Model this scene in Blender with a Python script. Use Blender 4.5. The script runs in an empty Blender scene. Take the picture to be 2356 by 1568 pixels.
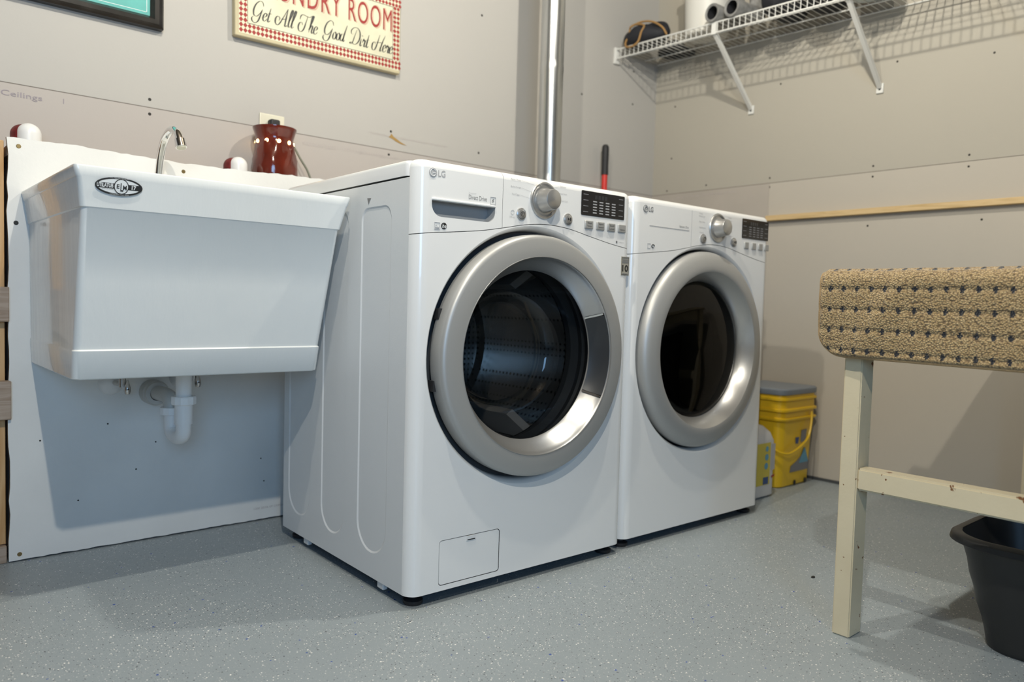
import bpy, bmesh, math, random
from mathutils import Vector, Matrix
from mathutils.geometry import tessellate_polygon
random.seed(7)
PI = math.pi
C = bpy.context.scene.collection
S = bpy.context.scene

# ------------------------------------------------------------------ camera, exposure, light
cam = bpy.data.objects.new('camera', bpy.data.cameras.new('camera'))
C.objects.link(cam)
CR = Vector((0.75601205, -0.65399684, 0.02709091)).normalized()
CF = Vector((0.65444647, 0.75447293, -0.04970322)).normalized()
CU = CR.cross(CF).normalized(); CR = CF.cross(CU).normalized()
cam.matrix_world = Matrix(((CR.x, CU.x, -CF.x, -0.91344), (CR.y, CU.y, -CF.y, -1.39799), (CR.z, CU.z, -CF.z, 0.67923), (0, 0, 0, 1)))
cam.data.sensor_width = 36; cam.data.lens = 1757.62 / 2356 * 36
cam.data.clip_start = 0.02
cam.data.dof.use_dof = True; cam.data.dof.focus_distance = 1.72; cam.data.dof.aperture_fstop = 2.8
S.camera = cam
vs = S.view_settings
vs.view_transform = 'Standard'; vs.look = 'None'; vs.gamma = 1; vs.use_curve_mapping = False; vs.exposure = 0.0
world = bpy.data.worlds.new('sky'); S.world = world; world.use_nodes = True
world.node_tree.nodes['Background'].inputs[0].default_value = (0.45, 0.65, 1.0, 1)
world.node_tree.nodes['Background'].inputs[1].default_value = 0.8
BULB_A, BULB_B, BULB_C = (-0.35, -0.35, 2.20), (0.68, -0.33, 2.25), (-0.76, -1.28, 2.03)
BULB_WATTS = 60.0
wl = bpy.data.lights.new('window_daylight', 'AREA'); wl.shape = 'RECTANGLE'; wl.size = 1.3; wl.size_y = 1.1
wl.energy = 44; wl.color = (0.33, 0.62, 1.0)
wlo = bpy.data.objects.new('window_daylight', wl); C.objects.link(wlo)
wlo.location = (-1.90, -3.52, 1.40); wlo.rotation_euler = (PI / 2, 0, 0)

# ------------------------------------------------------------------ materials
def nm(name):
    m = bpy.data.materials.new(name); m.use_nodes = True
    nt = m.node_tree
    return m, nt, nt.nodes['Principled BSDF']
def mat(name, col, rough=0.5, metal=0.0, coat=0.0, bump=0.0, bscale=40.0, vary=0.0, vscale=6.0, emis=None, estr=0.0, spec=0.5, stretch=None):
    m, nt, b = nm(name)
    b.inputs['Base Color'].default_value = (*col, 1); b.inputs['Roughness'].default_value = rough
    b.inputs['Metallic'].default_value = metal; b.inputs['Coat Weight'].default_value = coat
    b.inputs['Specular IOR Level'].default_value = spec
    if emis:
        b.inputs['Emission Color'].default_value = (*emis, 1); b.inputs['Emission Strength'].default_value = estr
    tc = nt.nodes.new('ShaderNodeTexCoord'); src = tc.outputs['Object']
    if stretch:
        mp = nt.nodes.new('ShaderNodeMapping'); mp.inputs['Scale'].default_value = stretch
        nt.links.new(src, mp.inputs['Vector']); src = mp.outputs['Vector']
    if vary > 0:
        n = nt.nodes.new('ShaderNodeTexNoise'); n.inputs['Scale'].default_value = vscale; n.inputs['Detail'].default_value = 5
        nt.links.new(src, n.inputs['Vector'])
        r = nt.nodes.new('ShaderNodeValToRGB')
        r.color_ramp.elements[0].position = 0.3; r.color_ramp.elements[1].position = 0.7
        r.color_ramp.elements[0].color = (*[c * (1 - vary) for c in col], 1)
        r.color_ramp.elements[1].color = (*[min(1, c * (1 + vary)) for c in col], 1)
        nt.links.new(n.outputs['Fac'], r.inputs['Fac']); nt.links.new(r.outputs['Color'], b.inputs['Base Color'])
    if bump > 0:
        n = nt.nodes.new('ShaderNodeTexNoise'); n.inputs['Scale'].default_value = bscale; n.inputs['Detail'].default_value = 4
        nt.links.new(src, n.inputs['Vector'])
        bp = nt.nodes.new('ShaderNodeBump'); bp.inputs['Strength'].default_value = bump; bp.inputs['Distance'].default_value = 0.004
        nt.links.new(n.outputs['Fac'], bp.inputs['Height']); nt.links.new(bp.outputs['Normal'], b.inputs['Normal'])
    return m
def node(nt, t, **k):
    n = nt.nodes.new(t)
    for a, v in k.items(): setattr(n, a, v)
    return n
def math_(nt, op, a, b=None, c=None):
    n = node(nt, 'ShaderNodeMath', operation=op)
    for i, v in enumerate((a, b, c)):
        if v is None: continue
        if isinstance(v, (int, float)): n.inputs[i].default_value = v
        else: nt.links.new(v, n.inputs[i])
    return n.outputs[0]
def mixc(nt, f, a, b):
    n = node(nt, 'ShaderNodeMix', data_type='RGBA')
    for i, v in ((0, f), (6, a), (7, b)):
        if isinstance(v, tuple): n.inputs[i].default_value = (*v, 1)
        elif isinstance(v, (int, float)): n.inputs[i].default_value = v
        else: nt.links.new(v, n.inputs[i])
    return n.outputs[2]

def floor_material():
    m, nt, b = nm('epoxy_flake_floor')
    tc = node(nt, 'ShaderNodeTexCoord'); co = tc.outputs['Object']
    def noise(sc, det=3):
        n = node(nt, 'ShaderNodeTexNoise'); n.inputs['Scale'].default_value = sc; n.inputs['Detail'].default_value = det
        nt.links.new(co, n.inputs['Vector']); return n.outputs['Fac']
    base = mixc(nt, noise(1.6), (0.245, 0.285, 0.315), (0.335, 0.38, 0.405))
    base = mixc(nt, math_(nt, 'MULTIPLY', noise(14, 6), 0.5), base, (0.285, 0.325, 0.345))
    dens = noise(2.3, 2)
    col = base; heights = None
    for scale, thr, rad, c1 in ((215, .72, .35, (0.86, 0.85, 0.81)), (150.5, .87, .32, (0.92, 0.91, 0.87)), (230, .76, .33, (0.02, 0.02, 0.025)), (160, .92, .30, (0.015, 0.015, 0.02)), (400, .66, .3, (0.62, 0.62, 0.60)), (150, .996, .28, (0.02, 0.07, 0.35))):
        v = node(nt, 'ShaderNodeTexVoronoi', feature='F1', distance='CHEBYCHEV' if scale == 150 else 'MINKOWSKI'); v.inputs['Scale'].default_value = scale
        v.inputs['Randomness'].default_value = 1.0
        if 'Exponent' in v.inputs: v.inputs['Exponent'].default_value = 0.9
        nt.links.new(co, v.inputs['Vector'])
        sep = node(nt, 'ShaderNodeSeparateColor'); nt.links.new(v.outputs['Color'], sep.inputs[0])
        t = math_(nt, 'MULTIPLY_ADD', dens, -0.6 if scale != 150 else -0.001, thr + (0.29 if scale != 150 else 0))
        sel = math_(nt, 'GREATER_THAN', sep.outputs[0], t)
        rr = math_(nt, 'MULTIPLY_ADD', sep.outputs[1], 0.2, rad - 0.1)
        ins = math_(nt, 'LESS_THAN', v.outputs['Distance'], rr)
        f = math_(nt, 'MULTIPLY', sel, ins)
        col = mixc(nt, f, col, c1)
        heights = f if heights is None else math_(nt, 'MAXIMUM', heights, f)
    nt.links.new(col, b.inputs['Base Color'])
    ro = math_(nt, 'MULTIPLY_ADD', noise(5, 4), 0.25, 0.30)
    nt.links.new(ro, b.inputs['Roughness'])
    h = math_(nt, 'ADD', math_(nt, 'MULTIPLY', noise(60, 5), 0.6), math_(nt, 'MULTIPLY', heights, 0.5))
    bp = node(nt, 'ShaderNodeBump'); bp.inputs['Strength'].default_value = 0.35; bp.inputs['Distance'].default_value = 0.002
    nt.links.new(h, bp.inputs['Height']); nt.links.new(bp.outputs['Normal'], b.inputs['Normal'])
    return m

def drywall_material(name, upper, lower, zseam):
    m, nt, b = nm(name)
    tc = node(nt, 'ShaderNodeTexCoord'); co = tc.outputs['Object']
    sx = node(nt, 'ShaderNodeSeparateXYZ'); nt.links.new(co, sx.inputs[0])
    n1 = node(nt, 'ShaderNodeTexNoise'); n1.inputs['Scale'].default_value = 2.5; n1.inputs['Detail'].default_value = 6; nt.links.new(co, n1.inputs['Vector'])
    n2 = node(nt, 'ShaderNodeTexNoise'); n2.inputs['Scale'].default_value = 160; nt.links.new(co, n2.inputs['Vector'])
    below = math_(nt, 'LESS_THAN', sx.outputs[2], zseam)
    base = mixc(nt, below, upper, lower)
    base = mixc(nt, math_(nt, 'MULTIPLY', n1.outputs['Fac'], 0.25), base, tuple(c * 0.86 for c in upper))
    d = math_(nt, 'ABSOLUTE', math_(nt, 'SUBTRACT', sx.outputs[2], zseam))
    seam = math_(nt, 'LESS_THAN', d, 0.0013)
    base = mixc(nt, math_(nt, 'MULTIPLY', seam, 0.8), base, (0.10, 0.085, 0.07))
    nt.links.new(base, b.inputs['Base Color']); b.inputs['Roughness'].default_value = 0.82
    bp = node(nt, 'ShaderNodeBump'); bp.inputs['Strength'].default_value = 0.12; bp.inputs['Distance'].default_value = 0.001
    nt.links.new(n2.outputs['Fac'], bp.inputs['Height']); nt.links.new(bp.outputs['Normal'], b.inputs['Normal'])
    return m

def chipped_paint():
    m, nt, b = nm('chipped_cream_paint')
    tc = node(nt, 'ShaderNodeTexCoord'); co = tc.outputs['Object']
    n = node(nt, 'ShaderNodeTexNoise'); n.inputs['Scale'].default_value = 38; n.inputs['Detail'].default_value = 6; n.inputs['Roughness'].default_value = .6; nt.links.new(co, n.inputs['Vector'])
    g = node(nt, 'ShaderNodeNewGeometry')
    chip = math_(nt, 'GREATER_THAN', n.outputs['Fac'], 0.665)
    n2 = node(nt, 'ShaderNodeTexNoise'); n2.inputs['Scale'].default_value = 9; n2.inputs['Detail'].default_value = 4; nt.links.new(co, n2.inputs['Vector'])
    base = mixc(nt, n2.outputs['Fac'], (0.62, 0.53, 0.36), (0.72, 0.64, 0.46))
    base = mixc(nt, chip, base, (0.22, 0.10, 0.04))
    nt.links.new(base, b.inputs['Base Color']); b.inputs['Roughness'].default_value = 0.33
    n3 = node(nt, 'ShaderNodeTexNoise'); n3.inputs['Scale'].default_value = 120; n3.inputs['Detail'].default_value = 3; nt.links.new(co, n3.inputs['Vector'])
    h = math_(nt, 'SUBTRACT', math_(nt, 'MULTIPLY', n3.outputs['Fac'], .5), chip)
    bp = node(nt, 'ShaderNodeBump'); bp.inputs['Strength'].default_value = 0.5; bp.inputs['Distance'].default_value = 0.0015
    nt.links.new(h, bp.inputs['Height']); nt.links.new(bp.outputs['Normal'], b.inputs['Normal'])
    return m

def wood_material(name, a, bcol, axis=2):
    m, nt, b = nm(name)
    tc = node(nt, 'ShaderNodeTexCoord'); mp = node(nt, 'ShaderNodeMapping')
    s = [22, 22, 22]; s[axis] = 1.6; mp.inputs['Scale'].default_value = s
    nt.links.new(tc.outputs['Object'], mp.inputs['Vector'])
    n = node(nt, 'ShaderNodeTexNoise'); n.inputs['Scale'].default_value = 2.2; n.inputs['Detail'].default_value = 6; n.inputs['Distortion'].default_value = 1.0
    nt.links.new(mp.outputs['Vector'], n.inputs['Vector'])
    f = math_(nt, 'PINGPONG', math_(nt, 'MULTIPLY', n.outputs['Fac'], 6), 1)
    nt.links.new(mixc(nt, f, a, bcol), b.inputs['Base Color']); b.inputs['Roughness'].default_value = 0.65
    return m

def mat_fabric():
    m, nt, b = nm('terry_bath_mat')
    uv = node(nt, 'ShaderNodeUVMap'); sx = node(nt, 'ShaderNodeSeparateXYZ'); nt.links.new(uv.outputs[0], sx.inputs[0])
    tc = node(nt, 'ShaderNodeTexCoord')
    def cell(o, period, off=0.0):
        f = math_(nt, 'FRACT', math_(nt, 'ADD', math_(nt, 'DIVIDE', o, period), off))
        return math_(nt, 'MULTIPLY', math_(nt, 'ABSOLUTE', math_(nt, 'SUBTRACT', f, 0.5)), period)   # distance from line in metres
    nz = node(nt, 'ShaderNodeTexNoise'); nz.inputs['Scale'].default_value = 260; nt.links.new(tc.outputs['Object'], nz.inputs['Vector'])
    j = math_(nt, 'MULTIPLY', math_(nt, 'SUBTRACT', nz.outputs['Fac'], 0.5), 0.006)
    du = math_(nt, 'ADD', cell(sx.outputs[0], 0.0275), j); dv = math_(nt, 'ADD', cell(sx.outputs[1], 0.0415, .211), j)
    dot = math_(nt, 'MULTIPLY', math_(nt, 'LESS_THAN', du, 0.0026), math_(nt, 'LESS_THAN', dv, 0.0058))
    dot2 = math_(nt, 'MULTIPLY', math_(nt, 'LESS_THAN', du, 0.0045), math_(nt, 'LESS_THAN', dv, 0.0022))
    dot = math_(nt, 'MAXIMUM', dot, dot2)
    v = node(nt, 'ShaderNodeTexVoronoi', feature='F1'); v.inputs['Scale'].default_value = 285; nt.links.new(tc.outputs['Object'], v.inputs['Vector'])
    loop = math_(nt, 'SUBTRACT', 1.0, math_(nt, 'MULTIPLY', v.outputs['Distance'], 1.25))
    sp = node(nt, 'ShaderNodeSeparateColor'); nt.links.new(v.outputs['Color'], sp.inputs[0])
    fibre = mixc(nt, sp.outputs[0], (0.52, 0.355, 0.155), (0.76, 0.57, 0.30))
    fibre = mixc(nt, math_(nt, 'POWER', math_(nt, 'MAXIMUM', loop, 0.0), 0.8), (0.17, 0.11, 0.05), fibre)  # shade in the crevices between loops put into the colour
    fibre = mixc(nt, dot, fibre, (0.012, 0.013, 0.018))
    nt.links.new(fibre, b.inputs['Base Color']); b.inputs['Roughness'].default_value = 0.95
    b.inputs['Sheen Weight'].default_value = 0.3
    gu = math_(nt, 'MINIMUM', math_(nt, 'DIVIDE', du, 0.004), 1.0); gv = math_(nt, 'MINIMUM', math_(nt, 'DIVIDE', dv, 0.007), 1.0)
    h = math_(nt, 'ADD', math_(nt, 'MULTIPLY', loop, 1.0), math_(nt, 'ADD', math_(nt, 'MULTIPLY', gu, 0.5), math_(nt, 'MULTIPLY', gv, 1.3)))
    bp = node(nt, 'ShaderNodeBump'); bp.inputs['Strength'].default_value = 0.9; bp.inputs['Distance'].default_value = 0.0035
    nt.links.new(h, bp.inputs['Height']); nt.links.new(bp.outputs['Normal'], b.inputs['Normal'])
    return m

def thin_glass(name, tint, ior=1.5, rough=0.0):
    m = bpy.data.materials.new(name); m.use_nodes = True; nt = m.node_tree; nt.nodes.clear()
    out = node(nt, 'ShaderNodeOutputMaterial'); tr = node(nt, 'ShaderNodeBsdfTransparent'); gl = node(nt, 'ShaderNodeBsdfGlossy')
    tr.inputs[0].default_value = (*tint, 1); gl.inputs['Roughness'].default_value = rough
    lw = node(nt, 'ShaderNodeLayerWeight'); lw.inputs['Blend'].default_value = 0.5; f0 = ((ior - 1) / (ior + 1)) ** 2
    sch = math_(nt, 'MULTIPLY_ADD', math_(nt, 'POWER', lw.outputs['Facing'], 5.0), 1 - f0, f0)
    mx = node(nt, 'ShaderNodeMixShader')
    nt.links.new(sch, mx.inputs[0]); nt.links.new(tr.outputs[0], mx.inputs[1]); nt.links.new(gl.outputs[0], mx.inputs[2])
    nt.links.new(mx.outputs[0], out.inputs[0])
    return m

def perforated_steel():
    m, nt, b = nm('perforated_drum_steel')
    tc = node(nt, 'ShaderNodeTexCoord'); mp = node(nt, 'ShaderNodeUVMap')
    v = node(nt, 'ShaderNodeTexVoronoi'); v.inputs['Scale'].default_value = 60; v.inputs['Randomness'].default_value = 0.0; nt.links.new(tc.outputs['Object'], v.inputs['Vector'])
    hole = math_(nt, 'LESS_THAN', v.outputs['Distance'], 0.24)
    nt.links.new(mixc(nt, hole, (0.42, 0.41, 0.39), (0.01, 0.01, 0.01)), b.inputs['Base Color'])
    b.inputs['Metallic'].default_value = 0.9; b.inputs['Roughness'].default_value = 0.22
    return m

def galvanised():
    m, nt, b = nm('galvanised_steel')
    tc = node(nt, 'ShaderNodeTexCoord')
    mp = node(nt, 'ShaderNodeMapping'); mp.inputs['Scale'].default_value = (60, 60, 3); nt.links.new(tc.outputs['Object'], mp.inputs['Vector'])
    n = node(nt, 'ShaderNodeTexNoise'); n.inputs['Scale'].default_value = 1; nt.links.new(mp.outputs['Vector'], n.inputs['Vector'])
    nt.links.new(mixc(nt, n.outputs['Fac'], (0.30, 0.31, 0.31), (0.72, 0.73, 0.73)), b.inputs['Base Color'])
    b.inputs['Metallic'].default_value = 0.95; b.inputs['Roughness'].default_value = 0.28
    return m

M = {}
M['floor'] = floor_material()
M['wall_back'] = drywall_material('drywall_back', (0.45, 0.435, 0.41), (0.445, 0.41, 0.385), 1.2135)
M['wall_right'] = drywall_material('drywall_right', (0.42, 0.392, 0.335), (0.485, 0.445, 0.385), 1.2135)
M['wall_plain'] = mat('drywall_plain', (0.66, 0.63, 0.57), 0.85, vary=.04)
M['sheet_left'] = mat('drywall_pink_sheet', (0.42, 0.38, 0.335), 0.85, vary=.04)
M['panel'] = mat('painted_panel', (0.74, 0.735, 0.71), 0.55, vary=.05, vscale=5, bump=.1, bscale=80)
M['panel_edge'] = mat('torn_panel_edge', (0.22, 0.16, 0.10), 0.9, vary=.5, vscale=60)
M['ceiling'] = mat('dark_joist_ceiling', (0.07, 0.055, 0.04), 0.9, vary=.3)
M['wall_dark'] = mat('bare_concrete_wall', (0.085, 0.08, 0.078), 0.9, vary=.15)
M['sash'] = mat('window_sash', (0.7, 0.7, 0.68), 0.5)
M['wood'] = wood_material('pine_stud', (0.50, 0.28, 0.11), (0.62, 0.39, 0.19), 2)
M['wood_y'] = wood_material('pine_strip', (0.50, 0.34, 0.15), (0.64, 0.47, 0.25), 1)
M['wood_grey'] = wood_material('weathered_board', (0.30, 0.22, 0.16), (0.42, 0.33, 0.26), 0)
M['white_enamel'] = mat('white_enamel', (0.84, 0.84, 0.83), 0.22, coat=0.5)
M['side_steel'] = mat('painted_side_steel', (0.70, 0.715, 0.725), 0.38, bump=.04, bscale=300)
M['worktop'] = mat('white_worktop', (0.76, 0.765, 0.77), 0.30, coat=0.3)
M['silver'] = mat('silver_paint', (0.43, 0.43, 0.42), 0.44, metal=0.4, bump=.03, bscale=500)
M['silver_bright'] = mat('bright_silver', (0.52, 0.52, 0.515), 0.30, metal=0.75)
M['chrome'] = mat('chrome', (0.82, 0.82, 0.82), 0.06, metal=1.0)
M['worn_chrome'] = mat('worn_chrome', (0.62, 0.60, 0.57), 0.2, metal=1.0)
M['black_gloss'] = mat('gloss_black', (0.012, 0.012, 0.014), 0.12)
M['black'] = mat('matt_black', (0.018, 0.018, 0.020), 0.6)
M['rubber'] = mat('grey_rubber', (0.06, 0.065, 0.07), 0.45)
M['pocket'] = mat('dark_handle_pocket', (0.03, 0.032, 0.035), 0.3)
M['recess_grey'] = mat('grey_recess', (0.36, 0.37, 0.38), 0.4)
M['ink_grey'] = mat('grey_ink', (0.20, 0.20, 0.20), 0.5)
M['ink_light'] = mat('light_ink', (0.42, 0.42, 0.43), 0.5)
M['ink_black'] = mat('black_ink', (0.02, 0.02, 0.02), 0.5)
M['ink_white'] = mat('white_ink', (0.8, 0.82, 0.82), 0.5)
M['ink_wall'] = mat('faint_wall_ink', (0.30, 0.27, 0.30), 0.8)
M['ink_wall_pale'] = mat('pale_wall_ink', (0.47, 0.43, 0.41), 0.8)
M['display_mark'] = mat('display_mark', (0.20, 0.20, 0.21), 0.4)
M['sticker'] = mat('tan_sticker', (0.42, 0.39, 0.32), 0.4)
M['drum'] = perforated_steel()
M['glass'] = thin_glass('door_glass', (0.50, 0.51, 0.52), 1.5)
M['glass_dark'] = thin_glass('dark_door_glass', (0.10, 0.095, 0.09), 1.45)
M['glass_window'] = thin_glass('window_glass', (0.92, 0.95, 0.95), 1.45)
M['tub'] = mat('moulded_tub', (0.80, 0.815, 0.80), 0.18, coat=.3, bump=.25, bscale=30, stretch=(1, 1, .25))
M['tub_in'] = M['tub']
M['pvc'] = mat('white_pvc', (0.80, 0.80, 0.79), 0.3)
M['pvc_grey'] = mat('grey_pvc', (0.50, 0.49, 0.46), 0.4)
M['primer'] = mat('red_pipe_primer', (0.14, 0.012, 0.012), 0.5, vary=.4, vscale=80)
M['ceramic'] = mat('red_brown_glaze', (0.115, 0.017, 0.009), 0.1, coat=.6, vary=.3, vscale=14, bump=.35, bscale=18)
M['glow'] = mat('warm_glow', (1, .6, .2), 0.4, emis=(1.0, 0.62, 0.22), estr=14)
M['cord'] = mat('grey_green_cord', (0.16, 0.17, 0.13), 0.5)
M['almond'] = mat('almond_plastic', (0.70, 0.67, 0.54), 0.35)
M['frame'] = mat('black_frame', (0.02, 0.018, 0.016), 0.28, vary=.5, vscale=20)
M['teal'] = mat('teal_print', (0.10, 0.40, 0.37), 0.6, vary=.08, vscale=30)
M['cream_print'] = mat('cream_print', (0.64, 0.62, 0.46), 0.6, vary=.12, vscale=9)
M['canvas_edge'] = mat('canvas_edge', (0.50, 0.44, 0.29), 0.7, vary=.08)
M['red_print'] = mat('red_print', (0.30, 0.02, 0.018), 0.6)
M['red_pale'] = mat('pale_red_print', (0.55, 0.26, 0.18), 0.6)
M['duct'] = galvanised()
M['wire'] = mat('white_wire_coating', (0.70, 0.70, 0.67), 0.35)
M['yellow'] = mat('yellow_plastic', (0.72, 0.46, 0.015), 0.32)
M['lid_blue'] = mat('blue_grey_lid', (0.20, 0.23, 0.27), 0.4)
M['jug'] = mat('pale_jug_plastic', (0.52, 0.52, 0.52), 0.35)
M['label_yellow'] = mat('yellow_label', (0.55, 0.45, 0.06), 0.4)
M['blue_print'] = mat('blue_print', (0.03, 0.07, 0.20), 0.45)
M['teal_blue'] = mat('pale_blue_print', (0.10, 0.30, 0.42), 0.45)
M['grey_print'] = mat('grey_print', (0.18, 0.18, 0.19), 0.45)
M['red_plain'] = mat('red_plastic', (0.62, 0.03, 0.02), 0.35)
M['paint'] = chipped_paint()
M['bathmat'] = mat_fabric()
M['hem'] = mat('mat_hem', (0.36, 0.25, 0.13), 0.9, bump=.6, bscale=300)
M['bin'] = mat('dark_grey_bin', (0.020, 0.0205, 0.021), 0.42, bump=.05, bscale=60)
M['bag'] = mat('black_fabric', (0.012, 0.013, 0.018), 0.75, bump=.4, bscale=60)
M['strap'] = mat('tan_strap', (0.32, 0.18, 0.06), 0.7)
M['white_pail'] = mat('white_pail_plastic', (0.62, 0.61, 0.57), 0.45)
M['grey_cup'] = mat('worn_grey_leather', (0.20, 0.20, 0.195), 0.45, vary=.35, vscale=30)
M['clear_tub'] = mat('cloudy_plastic', (0.50, 0.56, 0.58), 0.3)
M['screw'] = mat('dark_screw', (0.03, 0.028, 0.025), 0.5, metal=.4)
M['brass'] = mat('brass_screw', (0.35, 0.26, 0.12), 0.35, metal=.9)
M['porcelain'] = mat('porcelain', (0.8, 0.8, 0.78), 0.2)
M['scuff'] = mat('dark_speck', (0.02, 0.018, 0.015), 0.8)
M['gouge'] = mat('exposed_gypsum', (0.35, 0.22, 0.07), 0.9)

# ------------------------------------------------------------------ mesh builder
class MB:
    def __init__(s): s.v = []; s.f = []; s.m = []; s.mats = []; s.uv = None
    def mi(s, m):
        m = M[m] if isinstance(m, str) else m
        if m not in s.mats: s.mats.append(m)
        return s.mats.index(m)
    def add(s, vs_, fs, m, T=None):
        o = len(s.v); k = s.mi(m)
        s.v += [tuple(T @ Vector(v)) if T else tuple(v) for v in vs_]
        for f in fs: s.f.append([o + i for i in f]); s.m.append(k)
        return s
    def box(s, x0, x1, y0, y1, z0, z1, m, T=None):
        v = [(x, y, z) for x in (x0, x1) for y in (y0, y1) for z in (z0, z1)]
        return s.add(v, [(0, 1, 3, 2), (4, 6, 7, 5), (0, 4, 5, 1), (2, 3, 7, 6), (0, 2, 6, 4), (1, 5, 7, 3)], m, T)
    def tube(s, pts, r, m, n=12, cap=True, closed=False, T=None):
        pts = [Vector(p) for p in pts]; N = len(pts)
        rs = r if isinstance(r, (list, tuple)) else [r] * N
        vs_ = []; up = None
        for i, p in enumerate(pts):
            a = pts[(i - 1) % N] if (closed or i > 0) else p
            b = pts[(i + 1) % N] if (closed or i < N - 1) else p
            t = (b - a).normalized()
            if up is None:
                up = Vector((0, 0, 1)) if abs(t.z) < .9 else Vector((1, 0, 0))
            u = (up - t * up.dot(t)).normalized(); w = t.cross(u); up = u
            for k in range(n):
                q = 2 * PI * k / n
                vs_.append(p + (u * math.cos(q) + w * math.sin(q)) * rs[i])
        fs = []
        for i in range(N if closed else N - 1):
            for k in range(n):
                i2 = (i + 1) % N
                fs.append((i * n + k, i * n + (k + 1) % n, i2 * n + (k + 1) % n, i2 * n + k))
        if cap and not closed:
            fs.append(tuple(range(n))[::-1]); fs.append(tuple((N - 1) * n + k for k in range(n)))
        return s.add(vs_, fs, m, T)
    def lathe(s, prof, m, n=48, axis='z', c=(0, 0, 0), a0=0.0, a1=2 * PI, cap=False, T=None):
        full = abs(a1 - a0 - 2 * PI) < 1e-6; cnt = n if full else n + 1
        vs_ = []
        for (r, h) in prof:
            for k in range(cnt):
                a = a0 + (a1 - a0) * k / n
                x, y = r * math.cos(a), r * math.sin(a)
                p = (c[0] + x, c[1] + y, c[2] + h) if axis == 'z' else (c[0] + x, c[1] + h, c[2] + y) if axis == 'y' else (c[0] + h, c[1] + x, c[2] + y)
                vs_.append(p)
        fs = []
        for i in range(len(prof) - 1):
            for k in range(n):
                k2 = (k + 1) % cnt if full else k + 1
                fs.append((i * cnt + k, i * cnt + k2, (i + 1) * cnt + k2, (i + 1) * cnt + k))
        if cap:
            fs.append(tuple(range(cnt))); fs.append(tuple((len(prof) - 1) * cnt + k for k in range(cnt)))
        return s.add(vs_, fs, m, T)
    def poly(s, loops, m, T=None, flip=False):
        """loops of 3D points, first outer, rest holes"""
        L = [[Vector(p) for p in l] for l in loops]
        fl = [p for l in L for p in l]
        tris = tessellate_polygon(L)
        return s.add(fl, [tuple(t)[::-1] if flip else tuple(t) for t in tris], m, T)
    def build(s, name, parent=None, smooth=True, angle=35, bevel=0, bseg=2, merge=False, subsurf=0):
        me = bpy.data.meshes.new(name); me.from_pydata(s.v, [], s.f)
        for m in s.mats: me.materials.append(m)
        for p, k in zip(me.polygons, s.m): p.material_index = k
        bm = bmesh.new(); bm.from_mesh(me)
        if merge: bmesh.ops.remove_doubles(bm, verts=bm.verts, dist=2e-5)
        bmesh.ops.recalc_face_normals(bm, faces=bm.faces)
        bm.to_mesh(me); bm.free()
        o = bpy.data.objects.new(name, me); C.objects.link(o)
        if parent: o.parent = parent
        if smooth:
            for p in me.polygons: p.use_smooth = True
            try: me.set_sharp_from_angle(angle=math.radians(angle))
            except Exception: pass
        if subsurf:
            q = o.modifiers.new('s', 'SUBSURF'); q.levels = subsurf; q.render_levels = subsurf
        if bevel:
            q = o.modifiers.new('b', 'BEVEL'); q.width = bevel; q.segments = bseg; q.limit_method = 'ANGLE'; q.angle_limit = math.radians(40)
        return o
def tag(o, label=None, cat=None, group=None, kind=None):
    if label: o['label'] = label
    if cat: o['category'] = cat
    if group: o['group'] = group
    if kind: o['kind'] = kind
    return o
def thing(name, label, cat, loc=(0, 0, 0), rz=0, group=None):
    o = bpy.data.objects.new(name, None); C.objects.link(o); o.empty_display_size = .05
    o.location = loc; o.rotation_euler = (0, 0, rz)
    return tag(o, label, cat, group)
def copy_thing(r, loc=None, label=None):
    c = r.copy(); C.objects.link(c)
    if loc: c.location = loc
    if label: c['label'] = label
    for ch in list(r.children):
        d = ch.copy(); C.objects.link(d); d.parent = c
        for g in list(ch.children):
            e = g.copy(); C.objects.link(e); e.parent = d
    return c
def spline(pts, n=8, closed=False):
    P = [Vector(p) if len(p) == 3 else Vector((p[0], p[1], 0)) for p in pts]; out = []
    N = len(P)
    for i in range(N if closed else N - 1):
        g = lambda k: P[k % N] if closed else P[max(0, min(N - 1, k))]
        a, b, c, d = g(i - 1), g(i), g(i + 1), g(i + 2)
        for k in range(n):
            t = k / n
            out.append(0.5 * ((2 * b) + (c - a) * t + (2 * a - 5 * b + 4 * c - d) * t * t + (3 * b - a - 3 * c + d) * t ** 3))
    if not closed: out.append(P[-1])
    return out
def rrect(x0, x1, z0, z1, r, n=6):
    rs = r if isinstance(r, (list, tuple)) else (r, r, r, r)     # bl, br, tr, tl
    out = []
    for (cx, cz, a, q) in ((x0 + rs[0], z0 + rs[0], PI, rs[0]), (x1 - rs[1], z0 + rs[1], 1.5 * PI, rs[1]), (x1 - rs[2], z1 - rs[2], 0, rs[2]), (x0 + rs[3], z1 - rs[3], .5 * PI, rs[3])):
        for k in range(n + 1):
            t = a + .5 * PI * k / n
            out.append((cx + q * math.cos(t), cz + q * math.sin(t)))
    return out
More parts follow.
